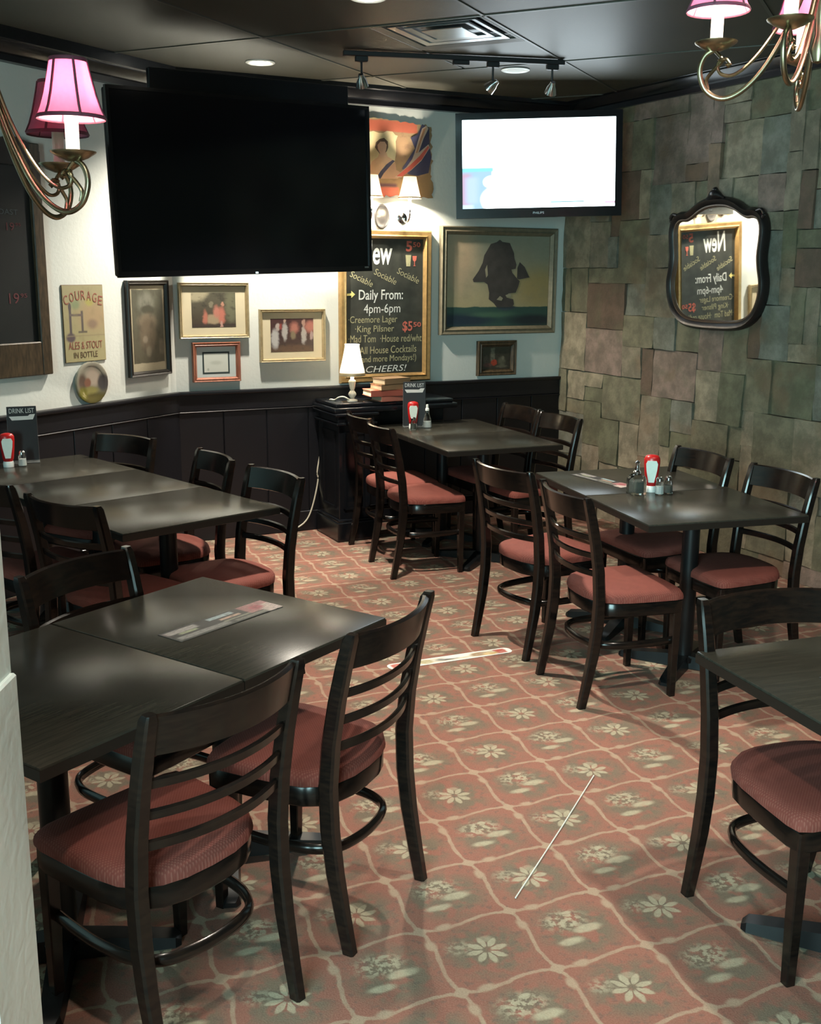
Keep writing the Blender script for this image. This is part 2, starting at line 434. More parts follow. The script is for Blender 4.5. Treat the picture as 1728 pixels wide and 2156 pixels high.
def fit_text(body, mat, parent, x0, x1, z0, z1, y, rot=0.0, shear=0.0, name='lettering', thick=0.0):
    """one line of lettering, scaled into the box, facing -y"""
    cu = D.curves.new('t', 'FONT'); cu.body = body; cu.shear = shear; cu.resolution_u = 3; cu.offset = thick; cu.size = 1
    t = D.objects.new('t', cu); COL.objects.link(t)
    dg = bpy.context.evaluated_depsgraph_get(); dg.update()
    me = D.meshes.new_from_object(t.evaluated_get(dg)); D.objects.remove(t); D.curves.remove(cu)
    xs = [v.co.x for v in me.vertices]; ys = [v.co.y for v in me.vertices]
    ax, bx, ay, by = min(xs), max(xs), min(ys), max(ys)
    for v_ in me.vertices:
        px_ = (v_.co.x - ax) / (bx - ax) * (x1 - x0); pz_ = (v_.co.y - ay) / (by - ay) * (z1 - z0)
        qx = px_ * math.cos(rot) - pz_ * math.sin(rot); qz = px_ * math.sin(rot) + pz_ * math.cos(rot)
        v_.co = (x0 + qx, y, z0 + qz)
    me.materials.clear(); me.materials.append(mat); me.name = name
    o = D.objects.new(name, me); COL.objects.link(o); o.parent = parent
    return o

# ------------------------------------------------------------------ room shell
K = Vector((-1.50, 6.884, 0)); Q = Vector((1.151, 8.187, 0))
A_BACK = math.atan2(Q.y - K.y, Q.x - K.x); A_LEFT = R(60.6); A_STONE = R(-62)
CEIL = 2.92
L_END = K - Vector((math.cos(A_LEFT), math.sin(A_LEFT), 0)) * 10.6
S_END = Q + Vector((math.cos(A_STONE), math.sin(A_STONE), 0)) * 12.1
WALLS = {'back': (K, A_BACK), 'left': (K, A_LEFT), 'stone': (Q, A_STONE)}
def on_wall(wall, s, z, off=0.0):
    """point on a wall: s metres right of its reference corner as one faces it, z up, off metres into the room"""
    P, a = WALLS[wall]
    return P + Vector((math.cos(a), math.sin(a), 0)) * s + Vector((math.sin(a), -math.cos(a), 0)) * off + Vector((0, 0, z))
def wall_thing(name, label, cat, wall, s, z, off=0.0, group=None):
    return thing(name, label, cat, on_wall(wall, s, z, off), WALLS[wall][1], group)
def wall_anchor(name, wall):
    o = D.objects.new(name, None); COL.objects.link(o); o.location = WALLS[wall][0]; o.rotation_euler = (0, 0, WALLS[wall][1]); return struct(o)

floor = struct(obj('floor', B().slab([(-7.2, -1.9), (7.2, -1.9), (7.2, 8.6), (-7.2, 8.6)], -0.06, 0.0), MT['carpet']))
LB = (Q - K).length
wb = wall_anchor('wall_back', 'back')
obj('plaster', B().box((LB / 2, 0.06, 1.5), (LB + 0.2, 0.12, 3.0)), MT['plaster'], wb)
wl = wall_anchor('wall_left', 'left')
obj('plaster', B().box((-5.3, 0.06, 1.5), (10.6, 0.12, 3.0)), MT['plaster'], wl)
ws = wall_anchor('wall_right', 'stone')
obj('stone_backing', B().box((6.05, 0.08, 1.5), (12.1, 0.12, 3.0)), MT['mortar'], ws)
struct(obj('wall_rear', B().box((-4.5, -1.72, 1.5), (3.8, 0.12, 3.0)).box((3.6, -1.72, 1.5), (7.4, 0.12, 3.0)).box((-1.35, -1.72, 0.33), (2.7, 0.12, 0.66)).box((-1.35, -1.72, 2.72), (2.7, 0.12, 0.55)), MT['plaster']))
wn = struct(D.objects.new('added_window_1', None)); COL.objects.link(wn); wn.location = (-1.35, -1.70, 1.55)  # unseen window frame added around the daylight fill
obj('frame', B().box((0, 0, 0.88), (2.6, 0.1, 0.07)).box((0, 0, -0.88), (2.6, 0.1, 0.07)).box((-1.26, 0, 0), (0.07, 0.1, 1.8)).box((1.26, 0, 0), (0.07, 0.1, 1.8)), MT['white_plastic'], wn)

# wainscot: separate boards, cap, rail and skirting along the left and the back wall
WZ = 0.99
def wainscot(par, x0, x1):
    n = max(1, round((x1 - x0) / 0.30)); wd = (x1 - x0) / n
    proto = B().box((0, 0, 0), (wd - 0.006, 0.02, 0.72), bev=0.003)
    first = obj('board', proto, MT['wainscot'], par); first.location = (x0 + wd / 2, -0.012, 0.50)
    for k in range(1, n):
        o = first.copy(); COL.objects.link(o); o.parent = par; o.location = (x0 + wd * (k + 0.5), -0.012, 0.50)
    L = x1 - x0; cx = (x0 + x1) / 2
    obj('panel_backing', B().box((cx, -0.004, WZ / 2), (L, 0.012, WZ - 0.01)), MT['wainscot'], par)
    obj('frieze_board', B().box((cx, -0.014, 0.915), (L, 0.024, 0.11), bev=0.004), MT['wainscot'], par)
    obj('cap_rail', B().box((cx, -0.022, WZ - 0.012), (L, 0.044, 0.024), bev=0.006, seg=2), MT['wainscot'], par)
    obj('picture_bead', B().box((cx, -0.026, 0.855), (L, 0.010, 0.008), bev=0.003), MT['wainscot'], par)
    return cx, L
cx, L = wainscot(wb, 0.0, LB)
cx2, L2 = wainscot(wl, -6.0, 0.0)
bb = wall_anchor('baseboard_back', 'back'); obj('skirting', B().box((cx, -0.016, 0.07), (L, 0.03, 0.14), bev=0.005), MT['wainscot'], bb)
bl = wall_anchor('baseboard_left', 'left'); obj('skirting', B().box((cx2, -0.016, 0.07), (L2, 0.03, 0.14), bev=0.005), MT['wainscot'], bl)

# black soffit bands and crown moulding under the ceiling
def soffit(name, wall, x0, x1, z0, dep=0.05):
    o = wall_anchor(name, wall); L = x1 - x0; cx = (x0 + x1) / 2
    obj('band', B().box((cx, -dep / 2, (z0 + 3.0) / 2), (L, dep, 3.0 - z0)), MT['soffit'], o)
    pr = [(-dep, z0 + 0.03), (-dep - 0.02, z0 + 0.035), (-dep - 0.05, z0 + 0.07), (-dep - 0.055, z0 + 0.085), (-dep - 0.075, z0 + 0.09), (-dep - 0.08, CEIL + 0.01), (0, CEIL + 0.01), (0, z0 + 0.03)]
    obj('crown_moulding', B().loft([[(x0, a, b) for a, b in pr], [(x1, a, b) for a, b in pr]]), MT['black_paint'], o)
soffit('trim_1', 'back', -0.06, LB, 2.81)
soffit('trim_2', 'left', -10.4, 0.02, 2.775)
soffit('trim_3', 'stone', 0.0, 12.0, 2.83, 0.07)

# stone facing: individual stones of mixed size
U = 0.105; NU, NV = 42, 27
occ = [[False] * NV for _ in range(NU)]
rs = random.Random(21)
SZ = [(2, 3), (3, 3), (2, 2), (3, 2), (2, 4), (3, 4), (1, 3), (2, 3), (3, 3), (1, 2), (2, 2), (4, 3), (2, 1), (3, 1)]
nst = 0
for j in range(NV):
    for i in range(NU):
        if occ[i][j]: continue
        opts = SZ[:]; rs.shuffle(opts)
        for (a, b) in opts + [(1, 1)]:
            if i + a <= NU and j + b <= NV and not any(occ[p][q] for p in range(i, i + a) for q in range(j, j + b)):
                break
        for p in range(i, i + a):
            for q in range(j, j + b): occ[p][q] = True
        x0, z0 = i * U, j * U; W_, H_ = a * U, b * U
        gap = 0.0018; dep = rs.uniform(0.034, 0.054); nx, nz = max(2, a + 1), max(2, b + 1)
        jit = lambda: rs.uniform(-0.006, 0.006)
        tl = rs.uniform(-0.007, 0.007); tv = rs.uniform(-0.007, 0.007)
        rows = []
        bmS = B()
        grid = [[bmS.bm.verts.new((x0 + gap + (W_ - 2 * gap) * p / nx + (jit() if 0 < p < nx else jit() * 0.5), -dep + (0.004 if p in (0, nx) or q in (0, nz) else 0) + jit() * 0.9 + tl * (p / nx - 0.5) + tv * (q / nz - 0.5), z0 + gap + (H_ - 2 * gap) * q / nz + (jit() if 0 < q < nz else jit() * 0.5))) for q in range(nz + 1)] for p in range(nx + 1)]
        for p in range(nx):
            for q in range(nz): bmS.bm.faces.new((grid[p][q], grid[p + 1][q], grid[p + 1][q + 1], grid[p][q + 1]))
        rim = [grid[p][0] for p in range(nx + 1)] + [grid[nx][q] for q in range(1, nz + 1)] + [grid[p][nz] for p in range(nx - 1, -1, -1)] + [grid[0][q] for q in range(nz - 1, 0, -1)]
        back = [bmS.bm.verts.new((r_.co.x, 0.025, r_.co.z)) for r_ in rim]
        for k in range(len(rim)):
            k2 = (k + 1) % len(rim); bmS.bm.faces.new((rim[k2], rim[k], back[k], back[k2]))
        obj('stone', bmS, MT['stone'], ws, ang=50); nst += 1

# ceiling: black lay-in tiles on a grid turned with the left wall
CA = R(64.5); ce = struct(D.objects.new('ceiling', None)); COL.objects.link(ce); ce.rotation_euler = (0, 0, CA - R(90)); ce.location = (0, 0, 0)
# local x = across (perp coordinate), local y = along
X0, Y0, TX, TY = -2.04 + 0.0, 5.03, 1.22, 1.22
tile = None; gx = B()
def inside(wx, wy): return -7.0 < wx < 7.0 and -2.6 < wy < 9.2
rot = Matrix.Rotation(CA - R(90), 4, 'Z')
obj('deck', B().slab([(-9, -7), (9, -7), (9, 11), (-9, 11)], CEIL + 0.03, CEIL + 0.12), MT['tile'], ce)
obj('grid_bars', None or (lambda b: [b.box((X0 + i * TX, 3.0, CEIL + 0.0005), (0.016, 15, 0.005)) for i in range(-4, 8)] and [b.box((0, Y0 + j * TY, CEIL + 0.0005), (14, 0.016, 0.005)) for j in range(-8, 5)] and b)(B()), MT['tbar'], ce)
for i in range(-3, 6):
    for j in range(-10, 8):
        cx_, cy_ = X0 + (i + 0.5) * TX, Y0 + (j + 0.5) * TY
        wv_ = rot @ Vector((cx_, cy_, 0))
        if not (-4.4 < wv_.x < 4.4 and 0.5 < wv_.y < 8.8): continue
        half = (i == -1 and j == 0)
        if half:
            # the air diffuser fills one half of this bay
            obj('ceiling_tile', B().box((X0 - 0.61 - 0.305, cy_, CEIL + 0.012), (0.596, 1.198, 0.018), bev=0.002), MT['tile'], ce)
            obj('ceiling_tile', B().box((X0 - 0.305, Y0 + 0.915, CEIL + 0.012), (0.596, 0.596, 0.018), bev=0.002), MT['tile'], ce)
            continue
        if tile is None:
            tile = obj('ceiling_tile', B().box((0, 0, 0), (TX - 0.014, TY - 0.014, 0.018), bev=0.002), MT['tile'], ce); o = tile
        else:
            o = tile.copy(); COL.objects.link(o); o.parent = ce
        o.location = (cx_, cy_, CEIL + 0.012)

# pillar / wall end at the left edge, papered white
pl = struct(D.objects.new('wall_end', None)); COL.objects.link(pl); pl.location = (-0.686, 1.66, 0)
obj('upper_panel', B().box((-0.6, 0, 2.06), (1.2, 0.18, 1.98)), MT['wallpaper'], pl)
obj('lower_panel', B().box((-0.59, -0.005, 0.535), (1.2, 0.19, 1.07), bev=0.004), MT['wallpaper'], pl)

# ------------------------------------------------------------------ tables
def table_proto():
    t = thing('dining_table', '', 'table', group='dark pedestal tables')
    top = obj('table_top', B().box((0, 0, 0.734), (0.604, 0.752, 0.034), bev=0.003, seg=2), MT['table_top'], t)
    obj('edge_band', B().loft([[(x, y, z) for x, y in ((-.3035, -.3775), (.3035, -.3775), (.3035, .3775), (-.3035, .3775))] for z in (0.719, 0.745)], caps=False), MT['table_edge'], top)
    obj('mounting_plate', B().box((0, 0, 0.712), (0.30, 0.30, 0.012), bev=0.002), MT['iron'], t)
    obj('column', B().lathe([(0.055, 0.03), (0.055, 0.05), (0.038, 0.06), (0.038, 0.69), (0.05, 0.706)], 20), MT['iron'], t)
    for k in range(4):
        a = PI / 4 + k * PI / 2
        ca_, sa_ = math.cos(a), math.sin(a)
        rings = []
        for r_, w_, z_ in ((0.03, 0.036, 0.062), (0.12, 0.034, 0.052), (0.24, 0.032, 0.036), (0.285, 0.03, 0.030), (0.300, 0.018, 0.018)):
            rings.append([(r_ * ca_ - q * w_ * sa_, r_ * sa_ + q * w_ * ca_, z) for q, z in ((-1, 0.004), (1, 0.004), (0.8, z_), (-0.8, z_))])
        obj('foot', B().loft(rings).bevel(0.004), MT['iron'], t)
    return t
T0 = table_proto(); t_used = False
def row(O, ang, side, n, labels, step=0.61, wd=0.76):
    """n tables butted along direction ang from corner O; side +1/-1 tells where the depth lies"""
    global t_used
    d = Vector((math.cos(R(ang)), math.sin(R(ang)), 0)); nn = Vector((-d.y, d.x, 0)) * side
    for k in range(n):
        c = Vector((*O, 0)) + d * step * (k + 0.5) + nn * wd * 0.5
        if not t_used:
            T0.location = c; T0.rotation_euler = (0, 0, R(ang)); T0['label'] = labels[k]; t_used = True
        else: copy_tree(T0, c, R(ang), labels[k])
row((-0.066, 3.038), 235.7, -1, 2, ['dark table at left front with a printed strip card lying on it', 'empty dark table at bottom left, cut by the white wall end'])
row((-0.5626, 4.563), 133.6, 1, 3, ['dark table of the left wall row nearest the aisle', 'middle dark table of the left wall row', 'dark table against the left wall carrying ketchup and drink list'])
row((0.967, 4.259), 105.8, -1, 2, ['near dark table beside the stone wall, its corner to the aisle', 'far dark table beside the stone wall with strip card and ketchup'])
row((0.2095, 6.066), 112.6, -1, 2, ['near dark table at the back, in front of the ship painting', 'dark table at the back carrying a drink list and ketchup'])
row((0.773, 2.768), 19.3, -1, 2, ['dark table cut by the right edge, its corner pointing left', 'dark table beyond the right edge next to the stone wall'])

# ------------------------------------------------------------------ chairs
def chair_proto():
    t = thing('dining_chair', '', 'chair', group='ladder-back dining chairs')
    wood = MT['chair_wood']
    prof = [(0.0, 0.012, 0.015, 0.017), (0.10, 0.032, 0.016, 0.019), (0.22, 0.054, 0.018, 0.021), (0.34, 0.068, 0.019, 0.022), (0.46, 0.072, 0.019, 0.022), (0.58, 0.062, 0.019, 0.021), (0.70, 0.042, 0.018, 0.020), (0.80, 0.020, 0.017, 0.019), (0.87, 0.002, 0.016, 0.017), (0.885, -0.003, 0.012, 0.012)]
    def post_y(z):
        for (z0, y0, *_a), (z1, y1, *_b) in zip(prof, prof[1:]):
            if z <= z1: return y0 + (y1 - y0) * (z - z0) / (z1 - z0)
        return prof[-1][1]
    for sx in (-1, 1):
        rings = []
        for z, y, hx, hy in prof:
            xc = sx * (0.203 + 0.006 * z)
            k = 0.3
            rings.append([(xc + a * hx, y + b * hy, z) for a, b in ((-1, -1 + k), (-1 + k, -1), (1 - k, -1), (1, -1 + k), (1, 1 - k), (1 - k, 1), (-1 + k, 1), (-1, 1 - k))])
        obj('back_leg', B().loft(rings), wood, t)
        obj('front_leg', B().loft([[(sx * 0.188 + a * h, 0.44 + b * h, z) for a, b in ((-1, -.8), (-.8, -1), (.8, -1), (1, -.8), (1, .8), (.8, 1), (-.8, 1), (-1, .8))] for z, h in ((0.0, 0.0135), (0.2, 0.0165), (0.40, 0.0185), (0.425, 0.0185))]), wood, t)
    def rail(z0, z1, bow, th, name, xe=0.198):
        n = 14; rings = []
        for k in range(n + 1):
            u_ = -1 + 2 * k / n; x = xe * u_; ins = bow * (1 - u_ * u_)
            pts = []
            for z, dy in ((z0, 0), (z0 + 0.004, -th / 2), (z1 - 0.004, -th / 2), (z1, 0), (z1 - 0.004, th / 2), (z0 + 0.004, th / 2)):
                pts.append((x, post_y(min(z, 0.87)) - ins + dy, z))
            rings.append(pts)
        return obj(name, B().loft(rings), wood, t)
    rail(0.782, 0.880, 0.050, 0.020, 'top_rail')
    for zc in (0.715, 0.640, 0.565): rail(zc - 0.014, zc + 0.014, 0.046, 0.015, 'slat')
    # seat outline: straight front, rounded back
    half = [(0.0, 0.068), (0.07, 0.072), (0.125, 0.088), (0.168, 0.118), (0.194, 0.160), (0.206, 0.22), (0.214, 0.32), (0.219, 0.42), (0.212, 0.458), (0.18, 0.470), (0.10, 0.474), (0.0, 0.475)]
    out = half + [(-x, y) for x, y in half[-2:0:-1]]
    def ring(f, z, dy=0): return [(x * f, 0.27 + (y - 0.27) * f + dy, z) for x, y in out]
    obj('seat_frame', B().loft([ring(0.955, 0.372), ring(0.97, 0.376), ring(0.975, 0.425), ring(0.96, 0.430)]), wood, t)
    obj('seat_cushion', B().loft([ring(0.95, 0.4285), ring(0.995, 0.432), ring(1.0, 0.442), ring(0.99, 0.456), ring(0.955, 0.468), ring(0.88, 0.475), ring(0.7, 0.480), ring(0.4, 0.482), ring(0.1, 0.482)]), MT['fabric'], t, ang=60)
    hoop = bez([(0.178, 0.44, 0.245), (0.186, 0.34, 0.245), (0.184, 0.24, 0.245), (0.166, 0.15, 0.245), (0.115, 0.09, 0.245), (0.0, 0.07, 0.245), (-0.115, 0.09, 0.245), (-0.166, 0.15, 0.245), (-0.184, 0.24, 0.245), (-0.186, 0.34, 0.245), (-0.178, 0.44, 0.245)], 5)
    obj('hoop_stretcher', B().tube(hoop, 0.017, 8, flat=0.65), wood, t, ang=60)
    return t
CH0 = chair_proto()
CHAIRS = [
 ((-0.388, 2.165), 50.9, 'dark ladder-back chair at bottom left, the one nearest the camera'),
 ((-0.046, 2.684), 62.3, 'dark ladder-back chair at the aisle corner of the table with the strip card'),
 ((-1.014, 3.157), -120.9, 'dark chair with a cyan sheen on its back, behind the left front tables'),
 ((-1.342, 4.054), -34.6, 'dark chair with its back to the viewer, near side of the left wall tables'),
 ((-1.80, 4.46), -40.0, 'dark chair half cut by the left edge, near side of left wall tables'),
 ((-0.600, 4.690), 129.0, 'dark chair at the far side of left wall tables, closest to the aisle'),
 ((-0.945, 5.132), 121.5, 'middle one of the three chairs on the far side of the left wall tables'),
 ((-1.536, 5.718), 150.0, 'chair on the far side of the left wall tables under the tall framed picture'),
 ((-0.325, 6.655), -68.6, 'dark chair standing right in front of the black pedestal cabinet'),
 ((-0.180, 6.229), -69.4, 'dark chair on the aisle side of the back table, nearer than its neighbour'),
 ((0.733, 7.140), 116.3, 'dark chair on the wall side of the back table below the small painting'),
 ((0.930, 6.693), 117.5, 'dark chair at the back table by the corner of the stone wall'),
 ((0.419, 4.874), -58.0, 'farther of the two aisle-side chairs at the table by the stone wall'),
 ((0.633, 4.341), -72.0, 'nearer of the two aisle-side chairs at the table by the stone wall'),
 ((1.458, 5.309), 112.6, 'chair against the stone wall behind the ketchup bottle'),
 ((1.687, 4.799), 111.2, 'chair against the stone wall at the near table corner, right of its twin'),
 ((0.995, 2.875), -161.0, 'dark chair at the right edge behind the cut table, facing the viewer'),
]
for k, ((x, y), a, lab) in enumerate(CHAIRS):
    if k == 0: CH0.location = (x, y, 0); CH0.rotation_euler = (0, 0, R(a)); CH0['label'] = lab
    else: copy_tree(CH0, (x, y, 0), R(a), lab)

# ------------------------------------------------------------------ televisions
def television(label, W_, H_, loc, yaw, tilt, rollz, bezel, bot, mat, hang):
    t = thing('television', label, 'television', loc, 0, 'wall televisions')
    t.rotation_mode = 'XYZ'
    m = Matrix.Rotation(yaw, 4, 'Z') @ Matrix.Rotation(tilt, 4, 'X') @ Matrix.Rotation(rollz, 4, 'Y')
    t.rotation_euler = m.to_euler('XYZ')
    obj('housing', B().box((0, 0.035, 0), (W_ - 0.01, 0.05, H_ - 0.01), bev=0.012, seg=2).box((0, 0.075, -0.05), (W_ * 0.7, 0.05, H_ * 0.6), bev=0.02, seg=2), MT['plastic_dull'], t)
    x, z = W_ / 2, H_ / 2
    bz = B()
    outer = [(-x, -z), (x, -z), (x, z), (-x, z)]; inner = [(-x + bezel, -z + bot), (x - bezel, -z + bot), (x - bezel, z - bezel), (-x + bezel, z - bezel)]
    bz.loft([[(a, 0.012, b) for a, b in outer], [(a, -0.012, b) for a, b in outer], [(a, -0.012, b) for a, b in inner], [(a, -0.002, b) for a, b in inner]], caps=False).bevel(0.003, 2)
    obj('bezel', bz, MT['black_plastic'], t)
    plane_uv('screen', inner[0][0], inner[1][0], inner[0][1], inner[2][1], -0.003, mat, t)
    return t, inner
tv1, inn = television('large switched-off black television hanging at upper left', 1.60, 0.93, (-0.883, 6.116, 2.195), R(38.3), R(0.3), R(-1.6), 0.018, 0.03, MT['tv_glass'], True)
plane_uv('power_light', 0.0, 0.016, -0.461, -0.452, -0.0125, glow('standby_light', (0.4, 0.9, 1.0), 2.0), tv1)
plane_uv('maker_badge', 0.745, 0.775, -0.446, -0.437, -0.0125, MT['steel'], tv1)
obj('mount_board', B().box((0.12, 0.13, 0.50), (1.25, 0.03, 0.17), bev=0.004), MT['soffit'], tv1)
obj('swing_arm', B().box((0.12, 0.13, 0.2), (0.3, 0.03, 0.5)).box((0.12, 0.13, 0.0), (0.5, 0.03, 0.12)).box((0.12, 0.50, 0.0), (0.06, 0.78, 0.08)), MT['soffit'], tv1)
scr = painting('bright_television_picture', ((0.82, 0.94, 1), (0.82, 0.94, 1)), [
    ('r', -0.1, -0.1, 0.20, 0.455, 0.012, (0.085, 0.13, 0.17)), ('r', -0.1, -0.1, 0.055, 0.40, 0.03, (0.13, 0.085, 0.115)),
    ('r', 0.02, 0.06, 0.10, 0.36, 0.03, (0.11, 0.145, 0.20)), ('r', -0.1, 0.42, 0.205, 0.465, 0.01, (0.06, 0.16, 0.19)),
    ('e', 0.27, 0.10, 0.14, 0.17, 0.15, (1, 1, 1)), ('e', 0.20, 0.30, 0.06, 0.07, 0.2, (0.75, 0.95, 1)),
    ('r', -0.1, -0.1, 0.07, 0.045, 0.015, (0.14, 0.2, 0.26)), ('r', 0.58, 0.055, 0.80, 0.068, 0.004, (0.02, 0.08, 0.09)), ('r', 0.93, 0.035, 1.1, 0.06, 0.01, (0.2, 0.1, 0.14))], warp=0.006, noise=0, emit=4.0)
tv2, inn = television('switched-on television with a glaring white picture, at upper right', 1.05, 0.645, (0.797, 7.155, 2.418), R(-2.4), R(-2.3), R(-1.5), 0.042, 0.06, scr, False)
fit_text('PHILIPS', MT['steel'], tv2, -0.035, 0.035, -0.302, -0.288, -0.0128, name='maker_name')
obj('wall_bracket', B().box((0.0, 0.11, 0.0), (0.3, 0.03, 0.25)).box((0.12, 0.35, 0.0), (0.06, 0.5, 0.06)), MT['plastic_dull'], tv2)

# ------------------------------------------------------------------ framed things on the walls
def frame_bars(W_, H_, fw, dep, steps):
    """picture frame ring, profile steps: (fraction across, depth toward the room)"""
    rings = []
    for fr, d in [(0.0, 0.0)] + steps + [(1.0, 0.0)]:
        x, z = W_ / 2 - fw * fr, H_ / 2 - fw * fr
        rings.append([(-x, -d * dep, -z), (x, -d * dep, -z), (x, -d * dep, z), (-x, -d * dep, z)])
    return B().loft(rings, caps=False)
WOODP = [(0.0, 0.8), (0.12, 1.0), (0.45, 0.85), (0.6, 0.95), (0.95, 0.5)]
def framed(name, label, cat, wall, s0, s1, z0, z1, fw, dep, fmat, pic, matb=0, mat_m=None, inner=None, group='pictures on the walls', sheet='picture'):
    W_, H_ = s1 - s0, z1 - z0
    t = wall_thing(name, label, cat, wall, (s0 + s1) / 2, (z0 + z1) / 2, 0.004, group)
    obj('frame', frame_bars(W_, H_, fw, dep, WOODP), fmat, t, ang=25)
    obj('backboard', B().box((0, 0.0, 0), (W_ - 0.01, 0.006, H_ - 0.01)), MT['dark_frame'], t)
    x, z = W_ / 2 - fw * 0.98, H_ / 2 - fw * 0.98
    if matb:
        obj('mat', B().box((0, -dep * 0.35, 0), (2 * x, 0.004, 2 * z)), mat_m, t)
        a0, a1, b0, b1 = inner
        cx_, cz_ = (s0 + s1) / 2, (z0 + z1) / 2
        plane_uv(sheet, a0 - cx_, a1 - cx_, b0 - cz_, b1 - cz_, -dep * 0.35 - 0.003, pic, t)
    else: plane_uv(sheet, -x, x, -z, z, -dep * 0.38, pic, t)
    return t

p_hunt = painting('red_coat_scene_print', ((0.06, 0.045, 0.03), (0.10, 0.095, 0.065)), [('e', 0.08, 1.0, 0.3, 0.25, 0.3, (0.40, 0.36, 0.24)), ('e', 0.9, 0.6, 0.14, 0.5, 0.5, (0.16, 0.16, 0.10)), ('n', 5, 0.5, 0.7, 0.6, (0.03, 0.025, 0.02)), ('e', 0.5, 0.23, 0.17, 0.16, 0.3, (0.36, 0.28, 0.18)), ('e', 0.3, 0.28, 0.055, 0.2, 0.5, (0.46, 0.17, 0.12)), ('e', 0.57, 0.45, 0.08, 0.16, 0.5, (0.5, 0.2, 0.15)), ('e', 0.68, 0.32, 0.07, 0.26, 0.5, (0.52, 0.18, 0.13)), ('e', 0.44, 0.65, 0.05, 0.09, 0.3, (0.22, 0.2, 0.14)), ('e', 0.7, 0.66, 0.035, 0.06, 0.3, (0.5, 0.26, 0.18)), ('r', 0, 0, 1, 0.1, 0.05, (0.05, 0.035, 0.03)), ('e', 0.67, 0.08, 0.03, 0.1, 0.3, (0.5, 0.3, 0.25))], warp=0.05, wscale=9.0)
framed('framed_print', 'gilt framed print of red-coated figures with a cream mat, under the big television', 'picture', 'back', 0.028, 0.485, 1.325, 1.674, 0.024, 0.035, MT['gold_pale'], p_hunt, 1, MT['matboard'], (0.111, 0.398, 1.394, 1.612))
p_ball = painting('ballroom_scene_print', ((0.05, 0.03, 0.025), (0.06, 0.022, 0.022)), [('e', 0.5, 0.05, 0.5, 0.16, 0.4, (0.11, 0.065, 0.04)), ('n', 7, 0.5, 0.7, 0.5, (0.02, 0.012, 0.015)), ('e', 0.1, 0.4, 0.09, 0.28, 0.35, (0.45, 0.44, 0.43)), ('e', 0.16, 0.75, 0.05, 0.12, 0.3, (0.42, 0.36, 0.33)), ('e', 0.33, 0.6, 0.065, 0.26, 0.35, (0.42, 0.40, 0.38)), ('e', 0.32, 0.92, 0.03, 0.06, 0.3, (0.42, 0.3, 0.24)), ('e', 0.55, 0.72, 0.1, 0.16, 0.5, (0.42, 0.17, 0.13)), ('e', 0.52, 0.5, 0.06, 0.12, 0.4, (0.22, 0.18, 0.11)), ('e', 0.77, 0.5, 0.06, 0.26, 0.35, (0.43, 0.40, 0.37)), ('e', 0.77, 0.86, 0.04, 0.12, 0.3, (0.4, 0.25, 0.2)), ('e', 0.93, 0.75, 0.12, 0.17, 0.5, (0.44, 0.17, 0.13)), ('e', 0.96, 0.48, 0.04, 0.14, 0.3, (0.4, 0.3, 0.28)), ('r', 0.2, 0.68, 0.26, 0.85, 0.03, (0.3, 0.06, 0.05))], warp=0.05, wscale=9.0)
framed('framed_print', 'gilt framed ballroom print with a cream mat, left of the chalk menu', 'picture', 'back', 0.555, 1.013, 1.161, 1.505, 0.024, 0.035, MT['gold_pale'], p_ball, 1, MT['matboard'], (0.631, 0.930, 1.226, 1.443))
p_cert = painting('white_certificate_print', ((0.62, 0.66, 0.60), (0.64, 0.68, 0.62)), [('r', -0.1, -0.1, 0.055, 1.1, 0.004, (0.03, 0.05, 0.05)), ('r', 0.945, -0.1, 1.1, 1.1, 0.004, (0.03, 0.05, 0.05)), ('r', -0.1, -0.1, 1.1, 0.07, 0.004, (0.03, 0.05, 0.05)), ('r', -0.1, 0.93, 1.1, 1.1, 0.004, (0.03, 0.05, 0.05)), ('e', 0.5, 0.5, 0.2, 0.09, 0.6, (0.52, 0.56, 0.50)), ('e', 0.2, 0.2, 0.04, 0.06, 0.4, (0.42, 0.47, 0.42))], warp=0, noise=0.03)
framed('framed_certificate', 'small certificate in a reddish wooden frame below the red-coat print', 'picture', 'back', 0.104, 0.419, 1.047, 1.300, 0.030, 0.035, MT['red_frame'], p_cert, 1, MT['grey_mat'], (0.170, 0.348, 1.099, 1.239))
p_ship = painting('sailing_ship_ground', ((0.46, 0.39, 0.22), (0.31, 0.31, 0.235)), [('e', 0.10, 0.75, 0.16, 0.35, 0.7, (0.55, 0.42, 0.28)), ('e', 0.9, 0.42, 0.25, 0.22, 0.6, (0.40, 0.31, 0.14)), ('n', 7, 0.45, 0.75, 0.3, (0.27, 0.26, 0.18)),
    ('r', -0.1, -0.1, 1.1, 0.215, 0.006, (0.035, 0.085, 0.07)), ('e', 0.15, 0.07, 0.3, 0.07, 0.5, (0.018, 0.034, 0.055)), ('e', 0.45, 0.13, 0.2, 0.03, 0.6, (0.065, 0.135, 0.09)), ('e', 0.85, 0.06, 0.25, 0.06, 0.5, (0.016, 0.028, 0.035)), ('e', 0.58, 0.205, 0.09, 0.03, 0.3, (0.045, 0.065, 0.08))], warp=0.014, wscale=9.0, rough=0.45, noise=0.10)
t = framed('ship_painting', 'old sailing ship painting in a dull gilt frame beside the stone corner', 'painting', 'back', 1.876, 2.832, 1.315, 2.062, 0.058, 0.045, MT['gold_dull'], p_ship)
MT['sail'] = simple('dark_painted_sails', (0.062, 0.054, 0.050), 0.5, var=0.5, scale=16)
MT['sail_light'] = simple('pale_painted_gaps', (0.33, 0.30, 0.21), 0.5, var=0.3, scale=14)
def flat_shape(name, pts, y, mat, par):
    b_ = B(); b_.poly([(a, y, b) for a, b in pts], [tuple(range(len(pts)))]); return obj(name, b_, mat, par)
